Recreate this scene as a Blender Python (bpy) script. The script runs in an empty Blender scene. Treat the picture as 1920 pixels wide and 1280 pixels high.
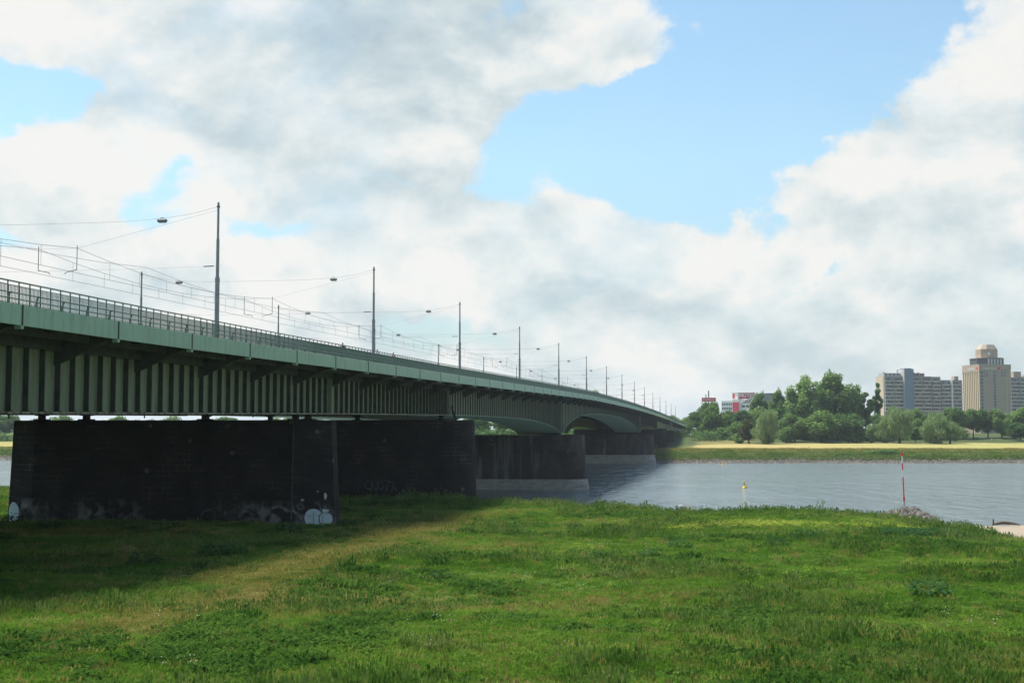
import bpy, bmesh, math, random
import numpy as np
from mathutils import Vector, Matrix

random.seed(7)
rng = np.random.default_rng(11)
R = math.radians
S = bpy.context.scene
C = S.collection

# ------------------------------------------------------------------ camera
CAMZ = 11.7
cam = bpy.data.cameras.new("camera")
cam.lens = 46.9
cam.sensor_width = 36
cam.clip_start = 0.5
cam.clip_end = 12000
camo = bpy.data.objects.new("camera", cam)
C.objects.link(camo)
camo.location = (0, 0, CAMZ)
camo.rotation_euler = (R(90 + 3.776), 0, 0)
S.camera = camo

# ------------------------------------------------------------------ sun, exposure
SUN_EL, SUN_AZ = 61.5, -46.0
sl = bpy.data.lights.new("sun", 'SUN')
sl.energy = 4.7
sl.angle = R(14)
sl.color = (1.0, 0.95, 0.86)
so = bpy.data.objects.new("sun", sl)
C.objects.link(so)
sd = Vector((math.sin(R(SUN_AZ)) * math.cos(R(SUN_EL)), math.cos(R(SUN_AZ)) * math.cos(R(SUN_EL)), math.sin(R(SUN_EL))))
so.rotation_euler = sd.to_track_quat('Z', 'Y').to_euler()
so.location = (0, 0, 200)
S.view_settings.view_transform = 'Standard'
S.view_settings.look = 'None'
S.view_settings.exposure = 0.76
S.view_settings.gamma = 1.0
S.cycles.max_bounces = 5
S.cycles.diffuse_bounces = 3
S.cycles.glossy_bounces = 3
S.cycles.transparent_max_bounces = 8
S.cycles.volume_bounces = 0
S.cycles.use_denoising = True

# ------------------------------------------------------------------ world: Nishita sky with procedural clouds
W = bpy.data.worlds.new("World")
S.world = W
W.use_nodes = True
nt = W.node_tree
nt.nodes.clear()
N = nt.nodes.new
L = nt.links.new


def wmath(op, a, b=None, c=None, clamp=False):
    n = N('ShaderNodeMath'); n.operation = op; n.use_clamp = clamp
    for i, v in enumerate((a, b, c)):
        if v is None:
            continue
        if isinstance(v, (int, float)):
            n.inputs[i].default_value = v
        else:
            L(v, n.inputs[i])
    return n.outputs[0]


def dir_of(px, py):
    """azimuth and elevation of a direction given as in a 1920x1280 view"""
    u = (px - 960) / 2500.0; v = (640 - py) / 2500.0; th = R(3.776)
    x, y, z = u, math.cos(th) - v * math.sin(th), math.sin(th) + v * math.cos(th)
    return math.atan2(x, y), math.asin(z / math.sqrt(x * x + y * y + z * z))


tc = N('ShaderNodeTexCoord')
nrm = N('ShaderNodeVectorMath'); nrm.operation = 'NORMALIZE'; L(tc.outputs['Generated'], nrm.inputs[0])
sep = N('ShaderNodeSeparateXYZ'); L(nrm.outputs[0], sep.inputs[0])
az = wmath('ARCTAN2', sep.outputs[0], sep.outputs[1])
el = wmath('ARCSINE', sep.outputs[2])
# warp of the cloud outlines
pv = N('ShaderNodeMapping'); L(nrm.outputs[0], pv.inputs[0]); pv.inputs['Scale'].default_value = (1, 1, 1.5)


def wnoise(scale, detail, rough, off=(0, 0, 0), dist=0.0, vec=None, lac=2.0):
    m = N('ShaderNodeMapping'); L(vec or pv.outputs[0], m.inputs[0]); m.inputs['Location'].default_value = off
    n = N('ShaderNodeTexNoise'); n.inputs['Scale'].default_value = scale; n.inputs['Detail'].default_value = detail
    n.inputs['Roughness'].default_value = rough; n.inputs['Distortion'].default_value = dist
    n.inputs['Lacunarity'].default_value = lac
    L(m.outputs[0], n.inputs['Vector'])
    return n


wn = wnoise(7.0, 6, 0.58, (3.1, 0, 1.7))
wsep = N('ShaderNodeSeparateColor'); L(wn.outputs['Color'], wsep.inputs[0])
azw = wmath('MULTIPLY_ADD', wmath('SUBTRACT', wsep.outputs[0], 0.5), 0.13, az)
elw = wmath('MULTIPLY_ADD', wmath('SUBTRACT', wsep.outputs[1], 0.5), 0.10, el)
cmb = N('ShaderNodeCombineXYZ'); L(azw, cmb.inputs[0]); L(elw, cmb.inputs[1])


def blobsum(blobs):
    acc = None
    for (px, py, rx, ry, rot, amp) in blobs:
        a0, e0 = dir_of(px, py)
        m = N('ShaderNodeMapping'); m.vector_type = 'TEXTURE'
        L(cmb.outputs[0], m.inputs[0])
        m.inputs['Location'].default_value = (a0, e0, 0)
        m.inputs['Rotation'].default_value = (0, 0, R(rot))
        m.inputs['Scale'].default_value = (rx / 2500.0, ry / 2500.0, 1)
        g = N('ShaderNodeTexGradient'); g.gradient_type = 'SPHERICAL'; L(m.outputs[0], g.inputs[0])
        s = N('ShaderNodeMath'); s.operation = 'SMOOTH_MIN'
        w = wmath('MULTIPLY', g.outputs['Fac'], amp)
        acc = w if acc is None else wmath('ADD', acc, w)
    return acc


cover = blobsum([
    (620, 120, 640, 330, 0, 1.5), (1180, 70, 260, 150, 0, 1.3), (160, 70, 330, 190, 0, 1.1), (420, 220, 330, 150, -20, 0.9),
    (100, 350, 330, 190, -8, 1.3), (1570, 340, 230, 160, 0, 1.4), (1850, 230, 300, 260, 30, 1.5),
    (1780, 440, 380, 240, 0, 1.5), (850, 390, 620, 140, -6, 1.0), (900, 520, 900, 170, 0, 0.8),
    (1385, 395, 50, 50, 0, 0.7), (300, 520, 420, 110, 0, 0.7),
    (1460, 130, 420, 300, 0, -1.7), (1300, 300, 420, 170, 0, -1.3), (1080, 250, 260, 110, 10, -1.0),
    (50, 190, 270, 100, 35, -1.7), (340, 340, 170, 110, 60, -1.2), (640, 305, 260, 50, 5, -0.6),
    (480, 425, 330, 65, 10, -0.75), (620, 330, 180, 40, 0, -0.6), (30, 470, 200, 50, 0, -0.8), (780, 620, 260, 50, 0, -0.6), (480, 560, 260, 50, 10, -0.6), (1560, 500, 200, 80, 40, -1.3), (1440, 440, 130, 60, 20, -0.8), (1660, 60, 200, 170, 0, -0.9),
    (1900, 20, 120, 60, 0, 0.3), (280, 15, 120, 40, 0, -0.6), (1220, 425, 120, 25, 0, -0.3), (740, 330, 200, 25, 0, -0.4),
])
# generic cover: more cloud towards the horizon
base_n = wnoise(6.5, 10, 0.55, (0.4, 1.3, 0.2), 0.2)
base_up = wnoise(6.5, 10, 0.55, (0.4, 1.3, 0.235), 0.2)
fine = wnoise(13.0, 7, 0.62, (5, 2, 1))
low = N('ShaderNodeMapRange'); L(el, low.inputs[0])
low.inputs[1].default_value = 0.17; low.inputs[2].default_value = 0.02; low.inputs[3].default_value = 0.0; low.inputs[4].default_value = 0.75
hi = N('ShaderNodeMapRange'); L(el, hi.inputs[0])
hi.inputs[1].default_value = 0.38; hi.inputs[2].default_value = 0.7; hi.inputs[3].default_value = 0.0; hi.inputs[4].default_value = -0.1
f1 = wmath('MULTIPLY_ADD', base_n.outputs['Fac'], 3.0, -1.5)
f2 = wmath('MULTIPLY_ADD', fine.outputs['Fac'], 1.5, -0.75)
bk_ = N('ShaderNodeMapRange'); L(sep.outputs[1], bk_.inputs[0])
bk_.inputs[1].default_value = 0.75; bk_.inputs[2].default_value = 0.3; bk_.inputs[3].default_value = 0.0; bk_.inputs[4].default_value = -0.25
field = wmath('ADD', wmath('ADD', wmath('ADD', cover, bk_.outputs[0]), f1), wmath('ADD', f2, wmath('ADD', low.outputs[0], hi.outputs[0])))
dens = N('ShaderNodeMapRange'); dens.interpolation_type = 'SMOOTHERSTEP'; L(field, dens.inputs[0])
dens.inputs[1].default_value = -0.18; dens.inputs[2].default_value = 0.40
# light and dark of the clouds: bright where cover thins out upwards, grey undersides
sh = wmath('SUBTRACT', base_n.outputs['Fac'], base_up.outputs['Fac'])
shn = wnoise(5.5, 8, 0.55, (7, 3, 9), 0.3)
grey = blobsum([
    (740, 120, 560, 270, 0, 0.9), (1020, 170, 300, 140, 15, 0.5), (520, 260, 260, 60, 0, 0.15), (1800, 500, 330, 80, 0, 0.3), (1180, 40, 160, 90, 0, 0.3),
    (1880, 300, 160, 80, 0, 0.3), (1060, 565, 420, 40, 0, 0.35), (1500, 600, 460, 50, 0, 0.15), (120, 420, 240, 60, 0, 0.45),
    (600, 620, 700, 60, 0, 0.35), (1250, 690, 700, 90, 0, 0.12), (1600, 370, 200, 50, 0, 0.3), (160, 300, 140, 60, 20, 0.15), (820, 470, 300, 40, 0, 0.25),
])
shade = wmath('ADD', wmath('MULTIPLY', sh, 2.6), wmath('MULTIPLY_ADD', shn.outputs['Fac'], 1.2, 0.34))
lowg = N('ShaderNodeMapRange'); L(el, lowg.inputs[0]); lowg.inputs[1].default_value = 0.16; lowg.inputs[2].default_value = 0.0; lowg.inputs[3].default_value = 0.0; lowg.inputs[4].default_value = 0.22
fs = wmath('MULTIPLY_ADD', fine.outputs['Fac'], 1.2, -0.6)
shade = wmath('ADD', shade, wmath('SUBTRACT', fs, lowg.outputs[0]))
shade = wmath('SUBTRACT', shade, wmath('MULTIPLY', grey, 0.78), clamp=True)
cr = N('ShaderNodeValToRGB'); L(shade, cr.inputs[0])
e = cr.color_ramp.elements
e[0].position = 0.0; e[0].color = (0.46, 0.555, 0.60, 1)
e[1].position = 1.0; e[1].color = (0.98, 0.97, 0.93, 1)
m_ = e.new(0.45); m_.color = (0.64, 0.74, 0.77, 1)
m_ = e.new(0.8); m_.color = (0.86, 0.90, 0.89, 1)
sky = N('ShaderNodeTexSky'); sky.sky_type = 'NISHITA'; sky.sun_disc = False
sky.sun_elevation = R(SUN_EL); sky.sun_rotation = R(SUN_AZ); sky.air_density = 1.3; sky.dust_density = 0.3; sky.ozone_density = 2.0
tint = N('ShaderNodeVectorMath'); tint.operation = 'MULTIPLY'; L(sky.outputs[0], tint.inputs[0]); tr_ = N('ShaderNodeMapRange'); tr_.data_type = 'FLOAT_VECTOR'; cb_ = N('ShaderNodeCombineXYZ'); [L(el, cb_.inputs[i_]) for i_ in range(3)]; L(cb_.outputs[0], tr_.inputs[6]); tr_.inputs[7].default_value = (0.02,) * 3; tr_.inputs[8].default_value = (0.2,) * 3; tr_.inputs[9].default_value = (0.52, 0.62, 0.78); tr_.inputs[10].default_value = (0.88, 0.99, 0.98); L(tr_.outputs[1], tint.inputs[1])
b1 = N('ShaderNodeBackground'); L(tint.outputs[0], b1.inputs[0]); b1.inputs[1].default_value = 0.092
b2 = N('ShaderNodeBackground'); L(cr.outputs[0], b2.inputs[0]); b2.inputs[1].default_value = 0.56
# thin veil: the clear parts are never fully clear
vn = N('ShaderNodeMapRange'); L(shn.outputs['Fac'], vn.inputs[0]); vn.inputs[1].default_value = 0.35; vn.inputs[2].default_value = 0.5; vn.inputs[3].default_value = 0.72; vn.inputs[4].default_value = 0.97
vlo = N('ShaderNodeMapRange'); L(el, vlo.inputs[0]); vlo.inputs[1].default_value = 0.15; vlo.inputs[2].default_value = 0.02; vlo.inputs[3].default_value = 0.05; vlo.inputs[4].default_value = 0.45
vl = wmath('MAXIMUM', wmath('MULTIPLY', dens.outputs[0], vn.outputs[0]), vlo.outputs[0])
mx = N('ShaderNodeMixShader'); L(vl, mx.inputs[0]); L(b1.outputs[0], mx.inputs[1]); L(b2.outputs[0], mx.inputs[2])
wo = N('ShaderNodeOutputWorld'); L(mx.outputs[0], wo.inputs[0])


# ------------------------------------------------------------------ helpers
def tag(o, label=None, cat=None, group=None, kind=None):
    if label: o['label'] = label
    if cat: o['category'] = cat
    if group: o['group'] = group
    if kind: o['kind'] = kind
    return o


def empty(name, loc, rz=0):
    o = bpy.data.objects.new(name, None)
    C.objects.link(o)
    o.location = loc
    o.rotation_euler = (0, 0, rz)
    o.empty_display_size = 0.1
    return o


def childmap():
    d = {}
    for o in bpy.data.objects:
        if o.parent: d.setdefault(o.parent.name, []).append(o)
    return d


def copy_tree(o, parent=None, cm=None):
    if cm is None: cm = childmap()
    c = o.copy(); C.objects.link(c)
    c.parent = parent
    for ch in cm.get(o.name, []):
        copy_tree(ch, c, cm)
    return c


class MB:
    def __init__(self):
        self.v = []; self.f = []; self.uv = None

    def quad(self, a, b, c, d):
        n = len(self.v); self.v += [tuple(a), tuple(b), tuple(c), tuple(d)]; self.f.append((n, n + 1, n + 2, n + 3)); return self

    def hexa(self, p):
        """8 points: bottom ring 0-3, top ring 4-7"""
        n = len(self.v); self.v += [tuple(q) for q in p]
        for f in ((0, 3, 2, 1), (4, 5, 6, 7), (0, 1, 5, 4), (1, 2, 6, 5), (2, 3, 7, 6), (3, 0, 4, 7)):
            self.f.append(tuple(n + i for i in f))
        return self

    def box(self, x0, x1, y0, y1, z0, z1):
        return self.hexa([(x0, y0, z0), (x1, y0, z0), (x1, y1, z0), (x0, y1, z0), (x0, y0, z1), (x1, y0, z1), (x1, y1, z1), (x0, y1, z1)])

    def bar(self, a, b, w, h=None, up=(0, 0, 1)):
        h = h or w
        a = Vector(a); b = Vector(b); d = (b - a).normalized(); u = Vector(up)
        if abs(d.dot(u)) > 0.98: u = Vector((1, 0, 0))
        s = d.cross(u).normalized(); u = s.cross(d)
        s *= w / 2; u *= h / 2
        return self.hexa([a - s - u, a + s - u, a + s + u, a - s + u, b - s - u, b + s - u, b + s + u, b - s + u])

    def tube(self, pts, r, n=6, cap=True):
        pts = [Vector(p) for p in pts]
        rs = r if isinstance(r, (list, tuple)) else [r] * len(pts)
        base = len(self.v)
        for i, p in enumerate(pts):
            d = (pts[min(i + 1, len(pts) - 1)] - pts[max(i - 1, 0)]).normalized()
            u = Vector((0, 0, 1)) if abs(d.z) < 0.95 else Vector((1, 0, 0))
            s = d.cross(u).normalized(); u = s.cross(d)
            for k in range(n):
                a = 2 * math.pi * k / n
                q = p + (s * math.cos(a) + u * math.sin(a)) * rs[i]
                self.v.append(tuple(q))
        for i in range(len(pts) - 1):
            for k in range(n):
                a = base + i * n + k; b = base + i * n + (k + 1) % n
                self.f.append((a, b, b + n, a + n))
        if cap:
            self.f.append(tuple(base + k for k in reversed(range(n))))
            self.f.append(tuple(base + (len(pts) - 1) * n + k for k in range(n)))
        return self

    def lathe(self, prof, n=16, c=(0, 0, 0)):
        base = len(self.v)
        for (r, z) in prof:
            for k in range(n):
                a = 2 * math.pi * k / n
                self.v.append((c[0] + r * math.cos(a), c[1] + r * math.sin(a), c[2] + z))
        for i in range(len(prof) - 1):
            for k in range(n):
                a = base + i * n + k; b = base + i * n + (k + 1) % n
                self.f.append((a, b, b + n, a + n))
        self.f.append(tuple(base + k for k in reversed(range(n))))
        self.f.append(tuple(base + (len(prof) - 1) * n + k for k in range(n)))
        return self

    def sweep(self, rings, closed=True, caps=True):
        """rings: list of equal-length point lists"""
        base = len(self.v); n = len(rings[0])
        for r_ in rings: self.v += [tuple(p) for p in r_]
        for i in range(len(rings) - 1):
            for k in range(n if closed else n - 1):
                a = base + i * n + k; b = base + i * n + (k + 1) % n
                self.f.append((a, b, b + n, a + n))
        if caps and closed:
            self.f.append(tuple(base + k for k in reversed(range(n))))
            self.f.append(tuple(base + (len(rings) - 1) * n + k for k in range(n)))
        return self

    def build(self, name, mat, parent=None, smooth=False, off=None):
        me = bpy.data.meshes.new(name)
        v = self.v
        if off is None and parent is not None:
            off = world_loc(parent)
        if off is not None:
            v = [(a - off[0], b - off[1], c - off[2]) for a, b, c in v]
        me.from_pydata(v, [], self.f)
        me.materials.append(mat)
        if smooth: me.shade_smooth()
        o = bpy.data.objects.new(name, me)
        C.objects.link(o)
        if parent is not None: o.parent = parent
        return o


def world_loc(o):
    l = Vector((0, 0, 0))
    while o is not None:
        l += o.location; o = o.parent
    return tuple(l)


def fixn(o):
    bm = bmesh.new(); bm.from_mesh(o.data)
    bmesh.ops.recalc_face_normals(bm, faces=bm.faces)
    bm.to_mesh(o.data); bm.free()
    return o


# ------------------------------------------------------------------ materials
MATS = {}


def mat(name, col, rough=0.7, metal=0.0, var=0.0, scale=3.0, bump=0.0, bscale=20.0, spec=0.3, col2=None, lo=0.35, hi=0.65, coords='Object', stretch=(1, 1, 1), detail=6):
    m = bpy.data.materials.new(name); m.use_nodes = True
    t = m.node_tree; b = t.nodes['Principled BSDF']
    b.inputs['Base Color'].default_value = (*col, 1); b.inputs['Roughness'].default_value = rough
    b.inputs['Metallic'].default_value = metal; b.inputs['Specular IOR Level'].default_value = spec
    tcn = t.nodes.new('ShaderNodeTexCoord'); mp = t.nodes.new('ShaderNodeMapping'); mp.inputs['Scale'].default_value = stretch
    t.links.new(tcn.outputs[coords], mp.inputs[0])
    if var or col2:
        n = t.nodes.new('ShaderNodeTexNoise'); n.inputs['Scale'].default_value = scale; n.inputs['Detail'].default_value = detail
        n.inputs['Roughness'].default_value = 0.65
        t.links.new(mp.outputs[0], n.inputs['Vector'])
        r = t.nodes.new('ShaderNodeValToRGB')
        c2 = col2 or tuple(max(0, c * (1 - var)) for c in col)
        c1 = col if col2 else tuple(min(1, c * (1 + var)) for c in col)
        r.color_ramp.elements[0].position = lo; r.color_ramp.elements[0].color = (*c2, 1)
        r.color_ramp.elements[1].position = hi; r.color_ramp.elements[1].color = (*c1, 1)
        t.links.new(n.outputs['Fac'], r.inputs[0]); t.links.new(r.outputs[0], b.inputs['Base Color'])
    if bump:
        n2 = t.nodes.new('ShaderNodeTexNoise'); n2.inputs['Scale'].default_value = bscale; n2.inputs['Detail'].default_value = 4
        t.links.new(mp.outputs[0], n2.inputs['Vector'])
        bp = t.nodes.new('ShaderNodeBump'); bp.inputs['Strength'].default_value = bump; bp.inputs['Distance'].default_value = 0.05
        t.links.new(n2.outputs['Fac'], bp.inputs['Height']); t.links.new(bp.outputs[0], b.inputs['Normal'])
    MATS[name] = m
    return m


def foliage(name, c1, c2, scale=0.35, trans=0.4, dry=None):
    m = bpy.data.materials.new(name); m.use_nodes = True
    t = m.node_tree; t.nodes.clear()
    g = t.nodes.new('ShaderNodeNewGeometry')
    n = t.nodes.new('ShaderNodeTexNoise'); n.inputs['Scale'].default_value = scale; n.inputs['Detail'].default_value = 3
    t.links.new(g.outputs['Position'], n.inputs['Vector'])
    ad = t.nodes.new('ShaderNodeMath'); ad.operation = 'MULTIPLY_ADD'; ad.inputs[1].default_value = 0.35; ad.inputs[2].default_value = -0.17
    t.links.new(g.outputs['Random Per Island'], ad.inputs[0])
    a2 = t.nodes.new('ShaderNodeMath'); a2.operation = 'ADD'; t.links.new(n.outputs['Fac'], a2.inputs[0]); t.links.new(ad.outputs[0], a2.inputs[1])
    oi = t.nodes.new('ShaderNodeObjectInfo')
    a3 = t.nodes.new('ShaderNodeMath'); a3.operation = 'MULTIPLY_ADD'; a3.inputs[1].default_value = 0.3
    t.links.new(oi.outputs['Random'], a3.inputs[0]); t.links.new(a2.outputs[0], a3.inputs[2])
    r = t.nodes.new('ShaderNodeValToRGB'); r.color_ramp.elements[0].position = 0.4; r.color_ramp.elements[1].position = 0.85
    r.color_ramp.elements[0].color = (*c1, 1); r.color_ramp.elements[1].color = (*c2, 1)
    t.links.new(a3.outputs[0], r.inputs[0])
    d = t.nodes.new('ShaderNodeBsdfDiffuse'); tr = t.nodes.new('ShaderNodeBsdfTranslucent'); mxs = t.nodes.new('ShaderNodeMixShader')
    mxs.inputs[0].default_value = trans
    t.links.new(r.outputs[0], d.inputs[0]); t.links.new(r.outputs[0], tr.inputs[0])
    t.links.new(d.outputs[0], mxs.inputs[1]); t.links.new(tr.outputs[0], mxs.inputs[2])
    o = t.nodes.new('ShaderNodeOutputMaterial'); t.links.new(mxs.outputs[0], o.inputs[0])
    MATS[name] = m
    return m


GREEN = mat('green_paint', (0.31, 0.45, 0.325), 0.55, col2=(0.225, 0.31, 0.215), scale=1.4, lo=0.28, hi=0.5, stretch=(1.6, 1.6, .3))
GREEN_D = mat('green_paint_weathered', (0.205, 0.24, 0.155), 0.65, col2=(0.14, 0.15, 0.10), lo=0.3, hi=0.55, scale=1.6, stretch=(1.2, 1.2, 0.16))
RAILG = mat('railing_paint', (0.17, 0.225, 0.18), 0.5, var=0.2)
RUSTY = mat('rusty_flange', (0.27, 0.28, 0.20), 0.8, col2=(0.11, 0.06, 0.035), lo=0.40, hi=0.54, scale=2.2)
GREEN_SHADE = mat('shade_and_joint_green', (0.045, 0.055, 0.042), 0.85, var=0.3, scale=1.5)  # shade among stiffeners and brackets put into a darker green; also joint strips
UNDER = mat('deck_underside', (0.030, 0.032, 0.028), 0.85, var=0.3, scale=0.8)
ASPH = mat('asphalt', (0.05, 0.05, 0.052), 0.9, var=0.2)
GALV = mat('galvanised_steel', (0.30, 0.31, 0.30), 0.5, metal=0.3, var=0.12)
WIRE = mat('wire', (0.10, 0.105, 0.11), 0.5)
LAMPH = mat('lamp_housing', (0.16, 0.18, 0.18), 0.5)
LAMPD = mat('lamp_diffuser', (0.55, 0.57, 0.55), 0.3)
WHITE = mat('white_paint', (0.75, 0.75, 0.72), 0.6, var=0.06)
OFFW = mat('white_render', (0.78, 0.77, 0.73), 0.8, var=0.04, scale=0.3)
RED = mat('red_paint', (0.78, 0.045, 0.06), 0.5)
REDP = mat('red_panel', (0.72, 0.06, 0.10), 0.6)
MAROON = mat('maroon_banner', (0.25, 0.02, 0.035), 0.6)
YELLOW = mat('yellow_paint', (0.75, 0.50, 0.03), 0.45)
BLUEM = mat('blue_sign', (0.03, 0.16, 0.50), 0.5)
GLASS = mat('window_glass', (0.06, 0.075, 0.09), 0.15, spec=0.6)
CONC = mat('concrete_grey', (0.30, 0.29, 0.27), 0.85, var=0.12, scale=0.25)
CONCL = mat('concrete_pale', (0.46, 0.45, 0.42), 0.85, var=0.1, scale=0.2)
BEIGE = mat('beige_cladding', (0.43, 0.345, 0.265), 0.8, var=0.05, scale=0.2)
BEIGE_L = mat('beige_fins', (0.62, 0.50, 0.36), 0.8, var=0.05)  # paler, warmer beige: sun on the left-facing sides put into the colour
BLUEG = mat('blue_grey_cladding', (0.20, 0.26, 0.34), 0.6, var=0.06)
DARKC = mat('dark_cladding', (0.10, 0.10, 0.11), 0.6)
NAVY = mat('navy_cladding', (0.03, 0.05, 0.10), 0.5)
BARK = mat('bark', (0.09, 0.07, 0.05), 0.95, var=0.3, scale=2)
ROCK = mat('river_stone', (0.24, 0.215, 0.18), 0.95, col2=(0.09, 0.082, 0.07), scale=1.2, lo=0.3, hi=0.7)
SKIN = mat('skin', (0.45, 0.26, 0.19), 0.6)
CLOTH_W = mat('white_shirt', (0.55, 0.58, 0.62), 0.9)
CLOTH_K = mat('dark_shirt', (0.035, 0.05, 0.06), 0.9)
CLOTH_P = mat('pink_shirt', (0.50, 0.18, 0.22), 0.9)
HAIR = mat('dark_hair', (0.03, 0.02, 0.015), 0.7)
TYRE = mat('tyre', (0.02, 0.02, 0.02), 0.8)
CARP = mat('silver_car_paint', (0.45, 0.47, 0.48), 0.3, metal=0.4)
CARK = mat('dark_car_paint', (0.04, 0.045, 0.05), 0.3)
CARR = mat('red_car_paint', (0.30, 0.03, 0.03), 0.3)
WOOD = mat('driftwood', (0.12, 0.09, 0.06), 0.9, var=0.3)
BLACKP = mat('black_spray_paint', (0.01, 0.01, 0.012), 0.7)
WHITEP = mat('pale_spray_paint', (0.52, 0.60, 0.62), 0.8, col2=(0.36, 0.42, 0.44), scale=3.5, lo=0.35, hi=0.5, stretch=(0.3, 0.3, 5))
FADEP = mat('faded_spray_paint', (0.10, 0.11, 0.115), 0.9, col2=(0.03, 0.03, 0.032), scale=1.2, lo=0.4, hi=0.6)

LEAF_MID = foliage('leaves_mid_green', (0.095, 0.175, 0.045), (0.23, 0.35, 0.10))
LEAF_DARK = foliage('leaves_dark_green', (0.065, 0.135, 0.040), (0.155, 0.26, 0.075))
LEAF_PALE = foliage('leaves_pale_willow', (0.16, 0.25, 0.09), (0.29, 0.40, 0.165))
LEAF_OLIVE = foliage('leaves_olive', (0.07, 0.095, 0.03), (0.14, 0.16, 0.055))
LEAF_DOCK = foliage('leaves_broad', (0.022, 0.075, 0.025), (0.07, 0.16, 0.05), 2.0)
PETALS = mat('white_petals', (0.62, 0.64, 0.50), 0.8)
YPETALS = mat('yellow_petals', (0.34, 0.40, 0.03), 0.8)


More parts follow.
